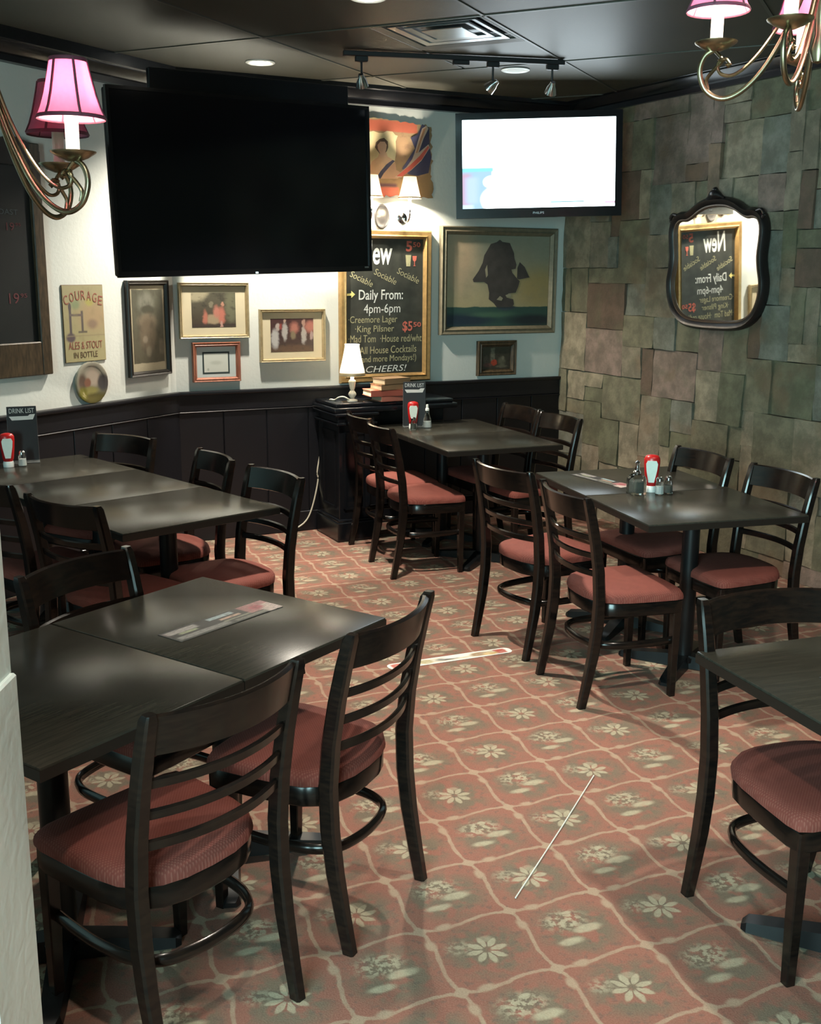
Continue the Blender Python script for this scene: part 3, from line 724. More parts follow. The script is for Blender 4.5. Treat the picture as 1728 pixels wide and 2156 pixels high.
flat_shape('painted_ship', [(-0.074, 0.258), (-0.027, 0.271), (0.0, 0.289), (0.021, 0.274), (0.083, 0.267), (0.098, 0.238), (0.12, 0.198), (0.124, 0.164), (0.143, 0.117), (0.137, 0.088), (0.102, 0.082), (0.11, 0.059), (0.146, 0.024), (0.175, 0.001), (0.162, -0.04), (0.142, -0.081), (0.08, -0.087), (0.067, -0.116), (0.123, -0.128), (0.131, -0.163), (0.111, -0.184), (-0.014, -0.183), (-0.043, -0.151), (-0.063, -0.139), (-0.081, -0.127), (-0.079, -0.081), (-0.094, -0.023), (-0.121, -0.006), (-0.209, -0.006), (-0.216, 0.011), (-0.17, 0.069), (-0.138, 0.126), (-0.126, 0.178), (-0.1, 0.218)], -0.0185, MT['sail'], t)
flat_shape('painted_foresail', [(0.17, 0.135), (0.213, 0.101), (0.251, 0.036), (0.258, 0.028), (0.167, 0.012), (0.15, 0.021), (0.152, 0.094)], -0.0185, MT['sail'], t)
for pts in ([(-0.117, 0.081), (-0.101, 0.115), (-0.092, 0.041), (-0.107, 0.023)], [(-0.016, -0.13), (0.011, -0.104), (0.036, -0.119), (0.026, -0.139)], [(0.056, -0.099), (0.101, -0.084), (0.105, -0.11), (0.067, -0.113)]): flat_shape('painted_gap', pts, -0.0192, MT['sail_light'], t)
p_still = painting('small_dark_still_life', ((0.05, 0.042, 0.03), (0.05, 0.048, 0.032)), [('r', 0.3, 0.35, 0.44, 0.95, 0.03, (0.17, 0.165, 0.12)), ('e', 0.42, 0.3, 0.11, 0.13, 0.2, (0.42, 0.06, 0.03)), ('e', 0.14, 0.42, 0.09, 0.2, 0.3, (0.10, 0.08, 0.06)), ('e', 0.7, 0.35, 0.13, 0.22, 0.35, (0.13, 0.12, 0.08)), ('e', 0.74, 0.5, 0.05, 0.09, 0.3, (0.2, 0.18, 0.13)), ('e', 0.2, 0.2, 0.15, 0.09, 0.4, (0.14, 0.06, 0.05)), ('e', 0.7, 0.12, 0.2, 0.06, 0.4, (0.15, 0.13, 0.09)), ('n', 9, 0.5, 0.7, 0.5, (0.02, 0.016, 0.012))], warp=0.03)
framed('still_life_painting', 'small dark still life with a red fruit, hung below the ship painting', 'painting', 'back', 2.189, 2.512, 1.016, 1.266, 0.045, 0.035, MT['brown_frame'], p_still)
p_tall = painting('faded_brown_portrait_print', ((0.09, 0.08, 0.05), (0.10, 0.10, 0.07)), [('e', 0.45, 0.8, 0.22, 0.12, 0.4, (0.19, 0.19, 0.15)), ('e', 0.5, 0.72, 0.2, 0.05, 0.3, (0.06, 0.06, 0.04)), ('e', 0.48, 0.58, 0.28, 0.09, 0.4, (0.20, 0.16, 0.11)), ('e', 0.48, 0.42, 0.24, 0.22, 0.3, (0.13, 0.10, 0.065)), ('e', 0.4, 0.37, 0.07, 0.04, 0.4, (0.23, 0.19, 0.14)), ('e', 0.5, 0.23, 0.08, 0.06, 0.4, (0.2, 0.17, 0.12)), ('r', 0.8, 0.2, 0.95, 0.36, 0.03, (0.17, 0.14, 0.10)), ('n', 6, 0.45, 0.7, 0.5, (0.05, 0.045, 0.03)), ('r', -0.1, -0.1, 0.05, 1.1, 0.008, (0.42, 0.37, 0.25)), ('r', 0.95, -0.1, 1.1, 1.1, 0.008, (0.42, 0.37, 0.25)), ('r', -0.1, 0.955, 1.1, 1.1, 0.006, (0.42, 0.37, 0.25)), ('r', -0.1, -0.1, 1.1, 0.095, 0.006, (0.42, 0.37, 0.26))], warp=0.012)
framed('tall_framed_print', 'tall brown figure print in a black frame at the end of the left wall', 'picture', 'left', -0.428, -0.068, 1.113, 1.688, 0.032, 0.03, MT['dark_frame'], p_tall)

# beer sign
t = wall_thing('tin_sign', 'faded beige tin beer sign lettered COURAGE on the left wall', 'sign', 'left', -0.758, 1.449, 0.004)
p_sign = painting('faded_tin_sign_print', ((0.40, 0.36, 0.19), (0.38, 0.34, 0.20)), [('e', 0.75, 0.6, 0.35, 0.2, 0.7, (0.42, 0.31, 0.18)), ('e', 0.3, 0.75, 0.1, 0.06, 0.5, (0.25, 0.30, 0.17)), ('e', 0.65, 0.78, 0.1, 0.05, 0.5, (0.42, 0.38, 0.12)), ('r', 0.13, 0.3, 0.19, 0.74, 0.012, (0.10, 0.085, 0.09)), ('e', 0.16, 0.72, 0.035, 0.06, 0.2, (0.10, 0.085, 0.09)), ('r', 0.42, 0.38, 0.475, 0.67, 0.012, (0.12, 0.10, 0.09)), ('r', 0.15, 0.60, 0.46, 0.63, 0.008, (0.15, 0.12, 0.11)), ('r', 0.34, 0.375, 0.56, 0.40, 0.01, (0.14, 0.12, 0.09)), ('e', 0.15, 0.32, 0.11, 0.06, 0.3, (0.12, 0.09, 0.10)), ('e', 0.7, 0.49, 0.12, 0.06, 0.5, (0.28, 0.2, 0.14)), ('r', 0.05, 0.335, 1.0, 0.345, 0.01, (0.30, 0.25, 0.15)), ('n', 5, 0.5, 0.75, 0.4, (0.28, 0.24, 0.13))], warp=0.008, noise=0.08)
obj('plate', B().box((0, 0, 0), (0.312, 0.006, 0.432), bev=0.002), MT['print_brown'], t)
plane_uv('printed_face', -0.153, 0.153, -0.213, 0.213, -0.0045, p_sign, t)
for k, ch in enumerate('COURAGE'):
    u_ = (k - 3) / 3.0; xx = u_ * 0.125; zz = 0.172 - 0.028 * u_ * u_ - 0.028
    fit_text(ch, MT['print_red'], t, xx - 0.016, xx + 0.016, zz - 0.012, zz + 0.040, -0.006, rot=-0.18 * u_)
fit_text('ALES & STOUT', MT['print_red'], t, -0.128, 0.128, -0.142, -0.100, -0.006)
fit_text('IN BOTTLE', MT['print_brown'], t, -0.092, 0.088, -0.192, -0.158, -0.006)

# decorative oval plates
def oval_plate(label, wall, s, z, W_, H_, pm):
    t = wall_thing('decorative_plate', label, 'plate', wall, s, z, 0.004, 'oval plates on the walls')
    rings = []
    for f, d in ((1.0, 0.006), (1.0, 0.02), (0.93, 0.022), (0.8, 0.014), (0.5, 0.012), (0.05, 0.012)):
        rings.append([(W_ / 2 * f * math.cos(2 * PI * k / 32), -d, H_ / 2 * f * math.sin(2 * PI * k / 32)) for k in range(32)])
    b_ = B().loft(rings)
    o = obj('glazed_dish', b_, pm, t, ang=60)
    uv = o.data.uv_layers.new(name='UVMap')
    for lp in o.data.loops:
        co = o.data.vertices[lp.vertex_index].co; uv.data[lp.index].uv = (co.x / W_ + 0.5, co.z / H_ + 0.5)
    return t
p_pl = painting('painted_plate_landscape', ((0.10, 0.09, 0.045), (0.40, 0.38, 0.31)), [('e', 0.55, 0.62, 0.22, 0.22, 0.4, (0.46, 0.38, 0.31)), ('e', 0.85, 0.48, 0.16, 0.2, 0.3, (0.09, 0.08, 0.08)), ('e', 0.22, 0.52, 0.13, 0.2, 0.4, (0.14, 0.10, 0.08)), ('e', 0.38, 0.5, 0.1, 0.12, 0.3, (0.26, 0.13, 0.09)), ('e', 0.45, 0.3, 0.25, 0.1, 0.4, (0.30, 0.27, 0.10)), ('e', 0.5, 0.1, 0.5, 0.14, 0.4, (0.10, 0.085, 0.03)), ('e', 0.2, 0.25, 0.15, 0.15, 0.4, (0.15, 0.14, 0.03))], warp=0.02, rough=0.15, noise=0.06)
oval_plate('oval painted landscape plate below the tin beer sign', 'left', -0.737, 1.112, 0.245, 0.24, p_pl)
p_pd = painting('dark_painted_plate', ((0.012, 0.010, 0.008), (0.018, 0.015, 0.012)), [('e', 0.5, 0.65, 0.25, 0.14, 0.4, (0.10, 0.085, 0.06)), ('e', 0.5, 0.85, 0.2, 0.1, 0.4, (0.012, 0.011, 0.010)), ('e', 0.3, 0.5, 0.12, 0.05, 0.4, (0.09, 0.085, 0.065)), ('e', 0.5, 0.25, 0.35, 0.2, 0.4, (0.012, 0.010, 0.009))], warp=0.03, rough=0.55)
oval_plate('small dark oval plate above the chalk menu between two lit sconces', 'back', 1.432, 2.112, 0.108, 0.162, p_pd)

# chalk menu
s0, s1, z0, z1 = 1.117, 1.803, 1.003, 2.025
t = wall_thing('chalk_menu', 'gold framed chalkboard menu reading New, Daily From 4pm-6pm, CHEERS', 'chalkboard', 'back', (s0 + s1) / 2, (z0 + z1) / 2, 0.004)
cxm, czm = (s0 + s1) / 2, (z0 + z1) / 2
obj('frame', frame_bars(s1 - s0, z1 - z0, 0.058, 0.04, [(0.0, 0.7), (0.15, 1.0), (0.55, 0.9), (0.7, 1.0), (0.97, 0.35)]), MT['gold'], t, ang=25)
obj('slate', B().box((0, -0.004, 0), (s1 - s0 - 0.08, 0.012, z1 - z0 - 0.08)), MT['slate'], t)
YB = -0.0115
def chalk(body, mat, a0, a1, b0, b1, rot=0.0, shear=0.0, thick=0.0): return fit_text(body, MT[mat], t, a0 - cxm, a1 - cxm, b0 - czm, b1 - czm, YB, rot, shear, 'chalk_writing', thick)
chalk('New', 'chalk_white', 1.275, 1.513, 1.795, 1.955, 0, 0.1, 0.02)
chalk('5', 'chalk_red', 1.615, 1.662, 1.885, 1.955, 0, 0, 0.03); chalk('50', 'chalk_red', 1.668, 1.725, 1.915, 1.948, 0, 0, 0.02)
for a, b in ((1.195, 1.762), (1.372, 1.778), (1.545, 1.785)): chalk('Sociable', 'chalk_cream', a, a + 0.178, b - 0.045, b - 0.002, R(-24), 0.1)
obj('chalk_arrow', B().poly([(a - cxm, YB, b - czm) for a, b in ((1.176, 1.603), (1.208, 1.606), (1.207, 1.622), (1.236, 1.598), (1.207, 1.574), (1.208, 1.590), (1.176, 1.588))], [tuple(range(7))]), MT['chalk_yellow'], t)
obj('chalk_beer_glass', B().poly([(a - cxm, YB, b - czm) for a, b in ((1.612, 1.862), (1.655, 1.862), (1.648, 1.786), (1.618, 1.786))], [(0, 1, 2, 3)]), MT['chalk_cream'], t)
obj('chalk_wine_glass', B().poly([(a - cxm, YB, b - czm) for a, b in ((1.664, 1.856), (1.698, 1.856), (1.694, 1.828), (1.684, 1.818), (1.684, 1.795), (1.692, 1.788), (1.670, 1.788), (1.678, 1.795), (1.678, 1.818), (1.668, 1.828))], [tuple(range(10))]), MT['chalk_red'], t)
chalk('Daily From:', 'chalk_white', 1.262, 1.595, 1.540, 1.628, R(0.5), 0.05, 0.01)
chalk('4pm-6pm', 'chalk_white', 1.300, 1.575, 1.452, 1.532, R(1), 0.05)
chalk('·Creemore Lager', 'chalk_cream', 1.185, 1.552, 1.392, 1.452, R(0.5), 0.05)
chalk('·King Pilsner', 'chalk_cream', 1.235, 1.528, 1.330, 1.388, R(0.5), 0.05)
chalk('$5', 'chalk_red', 1.592, 1.668, 1.338, 1.415, 0, 0, 0.02); chalk('50', 'chalk_red', 1.675, 1.735, 1.375, 1.408, 0, 0, 0.02)
chalk('·Mad Tom  ·House red/wht', 'chalk_cream', 1.185, 1.740, 1.275, 1.325, 0, 0.05)
chalk('All House Cocktails', 'chalk_cream', 1.268, 1.700, 1.195, 1.245, R(1), 0.05)
chalk('(and more Mondays!)', 'chalk_cream', 1.268, 1.700, 1.125, 1.182, R(1), 0.05)
chalk('CHEERS!', 'chalk_white', 1.315, 1.625, 1.068, 1.112, R(1), 0.25)

# big blackboard on the left wall
t = wall_thing('blackboard', 'large blackboard in a brown wooden frame cut by the left edge', 'chalkboard', 'left', -1.50, 1.79, 0.004)
W_, HB = 0.94, 1.21
obj('slate', B().box((0, -0.004, 0.05), (W_ - 0.06, 0.012, HB - 0.2)), MT['slate_dark'], t)
obj('side_rail', B().box((W_ / 2 - 0.035, -0.016, -0.0), (0.07, 0.032, HB), bev=0.005), MT['brown_frame'], t)
obj('side_rail', B().box((-W_ / 2 + 0.035, -0.016, -0.0), (0.07, 0.032, HB), bev=0.005), MT['brown_frame'], t)
obj('bottom_rail', B().box((0, -0.017, -HB / 2 + 0.09), (W_ - 0.138, 0.034, 0.18), bev=0.006), MT['brown_frame'], t)
crest = []
for k in range(0, 41):
    u_ = -1 + k / 20.0
    crest.append((u_ * W_ / 2, HB / 2 - 0.04 + 0.075 * abs(math.cos(u_ * PI * 1.5)) ** 0.7 * (0.6 + 0.4 * math.cos(u_ * PI / 2))))
obj('crest_rail', B().prism([(W_ / 2, HB / 2 - 0.12), (-W_ / 2, HB / 2 - 0.12)] + crest, -0.03, 0.0), MT['dark_frame'], t)
fit_text('ROAST', MT['chalk_grey'], t, 0.16, 0.315, 0.235, 0.262, -0.0115, name='chalk_writing')
fit_text('19', MT['chalk_dim'], t, 0.235, 0.285, 0.155, 0.195, -0.0115, name='chalk_writing'); fit_text('95', MT['chalk_dim'], t, 0.295, 0.33, 0.178, 0.195, -0.0115, name='chalk_writing')
fit_text('19', MT['chalk_dim'], t, 0.22, 0.285, -0.22, -0.165, -0.0115, name='chalk_writing'); fit_text('95', MT['chalk_dim'], t, 0.295, 0.34, -0.19, -0.168, -0.0115, name='chalk_writing')

# cloth banner with a generic portrait and flags, ragged edge
t = wall_thing('cloth_banner', 'ragged cloth banner with a lady portrait and red and blue flags', 'banner', 'back', 1.50, 2.49, 0.006)
rb = random.Random(5); ptsb = []
def edge(a, b, n, amp):
    for k in range(n):
        f = k / n; x = a[0] + (b[0] - a[0]) * f + rb.uniform(-amp, amp); z = a[1] + (b[1] - a[1]) * f + rb.uniform(-amp, amp); ptsb.append((x, z))
edge((-0.36, -0.245), (0.315, -0.245), 26, 0.010); edge((0.315, -0.245), (0.305, 0.22), 20, 0.012); edge((0.305, 0.22), (-0.36, 0.262), 28, 0.008); edge((-0.36, 0.262), (-0.36, -0.245), 20, 0.010)
p_ban = painting('portrait_and_flags_print', ((0.32, 0.20, 0.10), (0.36, 0.24, 0.13)), [('e', 0.66, 0.62, 0.075, 0.17, 0.25, (0.36, 0.22, 0.12)), ('n', 10, 0.5, 0.7, 0.6, (0.18, 0.10, 0.06)), ('e', 0.93, 0.15, 0.1, 0.2, 0.4, (0.30, 0.19, 0.09)),
    ('r', 0.0, 0.82, 0.82, 0.955, 0.01, (0.52, 0.13, 0.075)), ('r', 0.0, 0.0, 0.62, 0.13, 0.012, (0.58, 0.15, 0.10)), ('r', 0.3, 0.13, 0.6, 0.17, 0.02, (0.13, 0.06, 0.08)), ('r', -0.1, 0.965, 1.1, 1.1, 0.008, (0.55, 0.42, 0.24)), ('e', 0.92, 0.95, 0.1, 0.06, 0.3, (0.38, 0.28, 0.14))], warp=0.012, rough=0.85, noise=0.08)
o = obj('printed_cloth', B().prism(ptsb, -0.004, 0.0), p_ban, t)
uv = o.data.uv_layers.new(name='UVMap')
for lp in o.data.loops:
    co = o.data.vertices[lp.vertex_index].co; uv.data[lp.index].uv = ((co.x + 0.36) / 0.68, (co.z + 0.25) / 0.51)

for nm, pts, col, dy in (
    ('painted_panel', [(-0.164, 0.155), (-0.127, 0.165), (-0.086, 0.155), (-0.055, 0.157), (-0.029, 0.171), (0.013, 0.169), (0.034, 0.148), (0.051, 0.145), (0.036, 0.108), (0.04, 0.044), (0.031, -0.02), (-0.054, -0.116), (-0.156, -0.125), (-0.174, 0.015)], (0.74, 0.62, 0.36), -0.0046),
    ('painted_shoulders', [(-0.078, 0.038), (-0.034, 0.04), (-0.023, 0.009), (0.015, -0.008), (-0.044, -0.051), (-0.086, -0.099), (-0.107, -0.127), (-0.148, -0.125), (-0.159, -0.075), (-0.138, -0.028), (-0.096, 0.001)], (0.7, 0.45, 0.28), -0.005),
    ('painted_hair', [(-0.116, 0.063), (-0.108, 0.095), (-0.081, 0.117), (-0.049, 0.126), (-0.022, 0.104), (-0.019, 0.068), (-0.029, 0.043), (-0.055, 0.021), (-0.081, 0.024), (-0.103, 0.046)], (0.13, 0.075, 0.05), -0.0054),
    ('painted_face', [(-0.097, 0.078), (-0.078, 0.101), (-0.044, 0.102), (-0.03, 0.081), (-0.035, 0.049), (-0.047, 0.021), (-0.034, 0.006), (-0.081, 0.004), (-0.078, 0.024), (-0.095, 0.055)], (0.72, 0.45, 0.31), -0.0058),
    ('painted_sash', [(-0.101, -0.123), (-0.075, -0.087), (-0.033, -0.042), (0.013, -0.011), (0.031, -0.017), (-0.012, -0.059), (-0.052, -0.1), (-0.075, -0.137)], (0.05, 0.045, 0.08), -0.0062),
    ('painted_gown', [(-0.075, -0.135), (-0.052, -0.1), (-0.012, -0.059), (0.032, -0.02), (0.041, -0.075), (0.083, -0.091), (0.052, -0.13)], (0.5, 0.3, 0.19), -0.0066),
    ('painted_flag_blue', [(0.146, 0.137), (0.199, 0.163), (0.231, 0.229), (0.285, 0.209), (0.289, 0.085), (0.304, 0.021), (0.283, -0.083), (0.202, -0.105), (0.132, -0.098), (0.083, -0.064), (0.179, 0.07)], (0.04, 0.04, 0.085), -0.007),
    ('painted_flag_white', [(0.174, 0.037), (0.2, 0.117), (0.231, 0.201), (0.263, 0.221), (0.28, 0.204), (0.243, 0.138), (0.206, 0.044), (0.281, 0.103), (0.29, 0.08), (0.228, -0.006), (0.153, -0.07), (0.078, -0.119), (0.03, -0.121), (0.115, -0.053), (0.158, 0.0)], (0.55, 0.42, 0.32), -0.0074),
    ('painted_flag_red', [(0.041, -0.114), (0.131, -0.048), (0.211, 0.021), (0.278, 0.094), (0.286, 0.082), (0.231, 0.003), (0.156, -0.063), (0.086, -0.114)], (0.52, 0.1, 0.07), -0.0078),
    ('painted_flag_cross', [(0.184, 0.042), (0.211, 0.117), (0.239, 0.197), (0.264, 0.212), (0.232, 0.137), (0.198, 0.043)], (0.45, 0.22, 0.12), -0.0082),
    ): flat_shape(nm, pts, dy, simple(nm, col, 0.85, var=0.12, scale=30), t)

# ornate mirror on the stone wall
t = wall_thing('wall_mirror', 'ornate shield-shaped mirror in a dark carved frame on the stone wall', 'mirror', 'stone', 1.62, 1.80, 0.075)
t.rotation_euler = (R(2.4), 0, A_STONE + R(-0.65))
hm = [(0.0, 0.346), (0.08, 0.340), (0.15, 0.318), (0.205, 0.288), (0.255, 0.270), (0.305, 0.270), (0.342, 0.252), (0.358, 0.205), (0.354, 0.14), (0.345, 0.05), (0.355, -0.03), (0.37, -0.10), (0.362, -0.18), (0.325, -0.26), (0.25, -0.312), (0.15, -0.328), (0.0, -0.332)]
hp = [(p.x, p.y) for p in bez([(a, b, 0) for a, b in hm], 3)]
half_l = [(-x, z) for x, z in hp[::-1]][1:-1]
outl = hp + half_l
def ring_m(f, d): 
    out_ = []
    n = len(outl)
    for k in range(n):
        a, b = Vector(outl[k - 1]), Vector(outl[(k + 1) % n]); tg = (b - a).normalized(); nr = Vector((tg.y, -tg.x))
        c_ = Vector(outl[k]) ; 
        if nr.dot(c_) < 0: nr = -nr
        c_ = c_ + nr * f; out_.append((c_.x, -d, c_.y))
    return out_
obj('carved_frame', B().loft([ring_m(0.055, -0.02), ring_m(0.058, 0.014), ring_m(0.042, 0.034), ring_m(0.02, 0.028), ring_m(0.008, 0.012)], caps=False), MT['mirror_frame'], t, ang=60)
obj('inner_edge', B().loft([ring_m(0.012, 0.020), ring_m(0.004, 0.020), ring_m(-0.004, 0.006)], caps=False), MT['mirror_gilt'], t, ang=60)
obj('glass', B().loft([ring_m(0.010, -0.01), ring_m(0.010, 0.006)]), MT['silver'], t)
obj('crest_finial', B().tube(bez([(-0.075, -0.02, 0.392), (-0.05, -0.024, 0.402), (-0.025, -0.026, 0.412), (0.0, -0.028, 0.416), (0.025, -0.026, 0.412), (0.05, -0.024, 0.402), (0.075, -0.02, 0.392)], 4), [0.008 + 0.022 * math.sin(PI * k / 24) ** 2 for k in range(25)], 10).lathe([(0.0, 0.03), (0.014, 0.034), (0.02, 0.046), (0.012, 0.06), (0.0, 0.064)], 12, (0, -0.024, 0.395)), MT['mirror_frame'], t, ang=60)
for sx in (-1, 1):
    obj('corner_scroll', B().tube(bez([(sx * 0.34, -0.02, 0.305), (sx * 0.378, -0.022, 0.312), (sx * 0.398, -0.022, 0.288), (sx * 0.385, -0.02, 0.265), (sx * 0.37, -0.02, 0.28)], 4), 0.011, 8), MT['mirror_frame'], t, ang=60)

# ------------------------------------------------------------------ lamps
def point(name, loc, power, col, rad=0.02, parent=None):
    l = D.lights.new(name, 'POINT'); l.energy = power; l.color = col; l.shadow_soft_size = rad
    o = D.objects.new(name, l); COL.objects.link(o); o.location = loc
    if parent: o.parent = parent
    return o
def spot(name, loc, target, power, col, ang, blend=0.4, rad=0.04):
    l = D.lights.new(name, 'SPOT'); l.energy = power; l.color = col; l.spot_size = R(ang); l.spot_blend = blend; l.shadow_soft_size = rad
    o = D.objects.new(name, l); COL.objects.link(o); o.location = loc
    o.rotation_euler = (Vector(target) - Vector(loc)).to_track_quat('-Z', 'Y').to_euler(); return o
# wall sconces
def sconce(label, s, z, lit=True):
    t = wall_thing('wall_sconce', label, 'lamp', 'back', s, z, 0.0, 'wall sconces above the chalk menu')
    obj('backplate', B().lathe([(0.0, 0.0), (0.036, 0.0), (0.036, 0.008), (0.02, 0.016), (0.0, 0.018)], 20), MT['chrome'], t).rotation_euler = (R(90), 0, 0)
    obj('arm', B().tube(bez([(0, -0.01, 0), (0, -0.05, -0.025), (0, -0.10, -0.02), (0, -0.12, 0.02), (0, -0.12, 0.05)], 5), 0.007, 8), MT['chrome'], t)
    obj('candle_sleeve', B().lathe([(0.0, 0.05), (0.026, 0.052), (0.028, 0.06), (0.012, 0.066), (0.012, 0.105), (0.0, 0.106)], 16, (0, -0.12, 0)), MT['candle'], t)
    sh = [(0.076, 0.125), (0.068, 0.150), (0.058, 0.19), (0.05, 0.225), (0.043, 0.262)]
    obj('lamp_shade', B().lathe(sh + [(r_ - 0.0015, z_) for r_, z_ in sh[::-1]], 28, (0, -0.12, 0)), MT['white_shade'], t, ang=60)
    obj('shade_rim', B().lathe([(0.0775, 0.122), (0.0785, 0.126), (0.0775, 0.130), (0.075, 0.126), (0.0775, 0.122)], 28, (0, -0.12, 0)), MT['gold'], t)
    obj('bulb', B().lathe([(0.0, 0.105), (0.010, 0.112), (0.013, 0.124), (0.008, 0.138), (0.0, 0.142)], 12, (0, -0.12, 0)), MT['bulb'], t)
    point('sconce_light', on_wall('back', s, z + 0.156, 0.12), 26.0, (1.0, 0.88, 0.70), 0.012)
sconce('lit white shaded wall sconce right of the dark oval plate', 1.590, 2.105)
sconce('lit white shaded wall sconce half hidden by the big television', 1.310, 2.105)

# black pedestal cabinet with a long shelf against the back wall
CB = Vector((-0.475, 6.892, 0))
t = thing('pedestal_cabinet', 'black pedestal cabinet with stepped top and long shelf under the chalk menu', 'cabinet', (CB.x, CB.y, 0), A_BACK)
# local x along wall, y to the wall (depth ~0.38)
DW = 0.395
obj('plinth', B().box((0.135, DW / 2, 0.065), (0.27, DW, 0.13), bev=0.006).box((0.135, DW / 2 + 0.006, 0.138), (0.255, DW - 0.012, 0.02), bev=0.006, seg=2), MT['black_paint'], t)
obj('shaft', B().box((0.135, DW / 2 + 0.015, 0.46), (0.225, DW - 0.035, 0.64), bev=0.004), MT['black_paint'], t)
for k in range(2): obj('panel_moulding', (lambda b, yy: b.box((0.135, yy, 0.72), (0.15, 0.012, 0.016)).box((0.135, yy, 0.22), (0.15, 0.012, 0.016)).box((0.06, yy, 0.47), (0.016, 0.012, 0.5)).box((0.21, yy, 0.47), (0.016, 0.012, 0.5)))(B(), 0.024 + 0.0 * k) if k == 0 else (lambda b: b.box((0.02, 0.20, 0.72), (0.012, 0.22, 0.016)).box((0.02, 0.20, 0.22), (0.012, 0.22, 0.016)).box((0.02, 0.10, 0.47), (0.012, 0.016, 0.5)).box((0.02, 0.30, 0.47), (0.012, 0.016, 0.5)))(B()), MT['black_paint'], t)
obj('capital', B().box((0.135, DW / 2 - 0.005, 0.785), (0.29, DW + 0.02, 0.02), bev=0.008, seg=2).box((0.135, DW / 2, 0.815), (0.262, DW, 0.05), bev=0.006).box((0.135, DW / 2 - 0.008, 0.845), (0.31, DW + 0.025, 0.02), bev=0.008, seg=2), MT['black_paint'], t)
obj('shelf', B().box((0.43, DW / 2, 0.872), (0.90, DW + 0.01, 0.034), bev=0.01, seg=2).box((0.43, DW / 2 + 0.012, 0.902), (0.86, DW - 0.02, 0.026), bev=0.008, seg=2), MT['black_paint'], t)
obj('apron', B().box((0.58, 0.20, 0.80), (0.58, 0.03, 0.11), bev=0.004), MT['black_paint'], t)
ZT = 0.9155

# table lamp
t = thing('table_lamp', 'small lit lamp with white shade and crystal stem on the black cabinet', 'lamp', (-0.388, 7.075, ZT))
obj('base', B().lathe([(0.0, 0.0), (0.036, 0.0), (0.036, 0.008), (0.018, 0.016), (0.008, 0.022), (0.0, 0.022)], 20), MT['crystal_solid'], t)
obj('crystal_ball', B().lathe([(0.0, 0.018), (0.016, 0.024), (0.026, 0.042), (0.026, 0.052), (0.014, 0.07), (0.0, 0.072)], 10), MT['crystal_solid'], t, ang=20)
obj('crystal_stem', B().lathe([(0.0, 0.068), (0.012, 0.072), (0.018, 0.09), (0.025, 0.13), (0.022, 0.138), (0.01, 0.146), (0.0, 0.15)], 8), MT['crystal_solid'], t, ang=20)
obj('socket', B().lathe([(0.0, 0.145), (0.012, 0.147), (0.012, 0.21), (0.0, 0.212)], 14), MT['candle'], t)
sh = [(0.084, 0.172), (0.080, 0.205), (0.070, 0.245), (0.060, 0.29), (0.052, 0.33), (0.047, 0.362), (0.050, 0.372)]
obj('lamp_shade', B().lathe(sh + [(r_ - 0.0015, z_) for r_, z_ in sh[::-1]], 28), MT['white_shade'], t, ang=60)
obj('shade_trim', B().lathe([(0.0855, 0.168), (0.0865, 0.178), (0.0845, 0.188), (0.083, 0.178), (0.0855, 0.168)], 28), MT['gold_pale'], t)
obj('bulb', B().lathe([(0.0, 0.212), (0.014, 0.225), (0.02, 0.25), (0.012, 0.275), (0.0, 0.282)], 12), MT['bulb'], t)
point('table_lamp_light', (-0.388, 7.075, ZT + 0.302), 22.0, (1.0, 0.88, 0.70), 0.014)
# its cord
c0 = on_wall('back', 0, 0)
path = bez([(-0.40, 7.055, ZT + 0.008), (-0.44, 7.05, ZT + 0.03), (-0.475, 7.06, ZT + 0.026), (-0.505, 7.09, ZT + 0.006), (-0.54, 7.16, 0.915), (-0.565, 7.22, 0.88), (-0.607, 7.285, 0.80), (-0.607, 7.285, 0.62), (-0.64, 7.268, 0.42), (-0.638, 7.27, 0.34), (-0.675, 7.25, 0.17), (-0.72, 7.225, 0.07), (-0.80, 7.18, 0.018), (-0.86, 7.15, 0.008)], 6)
tag(obj('power_cord', B().tube(path, 0.0055, 8), MT['cord'], None, ang=60), 'cream power cord hanging from the black cabinet to the floor', 'cord')

# books stacked on the shelf
def book(label, x, y, z, L_, W2, th, rz, mat):
    t = thing('book', label, 'book', (x, y, z), rz, 'books lying on the black cabinet shelf')
    obj('cover', B().box((0, 0, 0.0015), (L_, W2, 0.003)).box((0, 0, th - 0.0015), (L_, W2, 0.003)).box((0, -W2 / 2 + 0.002, th / 2), (L_, 0.004, th)), MT[mat], t)
    obj('pages', B().box((0, 0.002, th / 2), (L_ - 0.012, W2 - 0.012, th - 0.006)), MT['paper'], t)
bx, by = -0.165, 7.150
zz = ZT
for lab, dx, L_, W2, th, dr, mat in (('bottom red book of the stack on the black cabinet', 0.035, 0.235, 0.155, 0.034, 4, 'book_pink'), ('thick red book second from the bottom of the stack', -0.015, 0.25, 0.165, 0.040, -3, 'book_red'), ('tan book third from the bottom of the stack', 0.02, 0.22, 0.150, 0.036, 8, 'book_brown'), ('topmost tan book of the stack, its red end toward the lamp', 0.03, 0.21, 0.145, 0.038, 12, 'book_brown')):
    book(lab, bx + dx, by + dx * 0.5, zz, L_, W2, th, A_BACK + R(dr), mat); zz += th + 0.0005

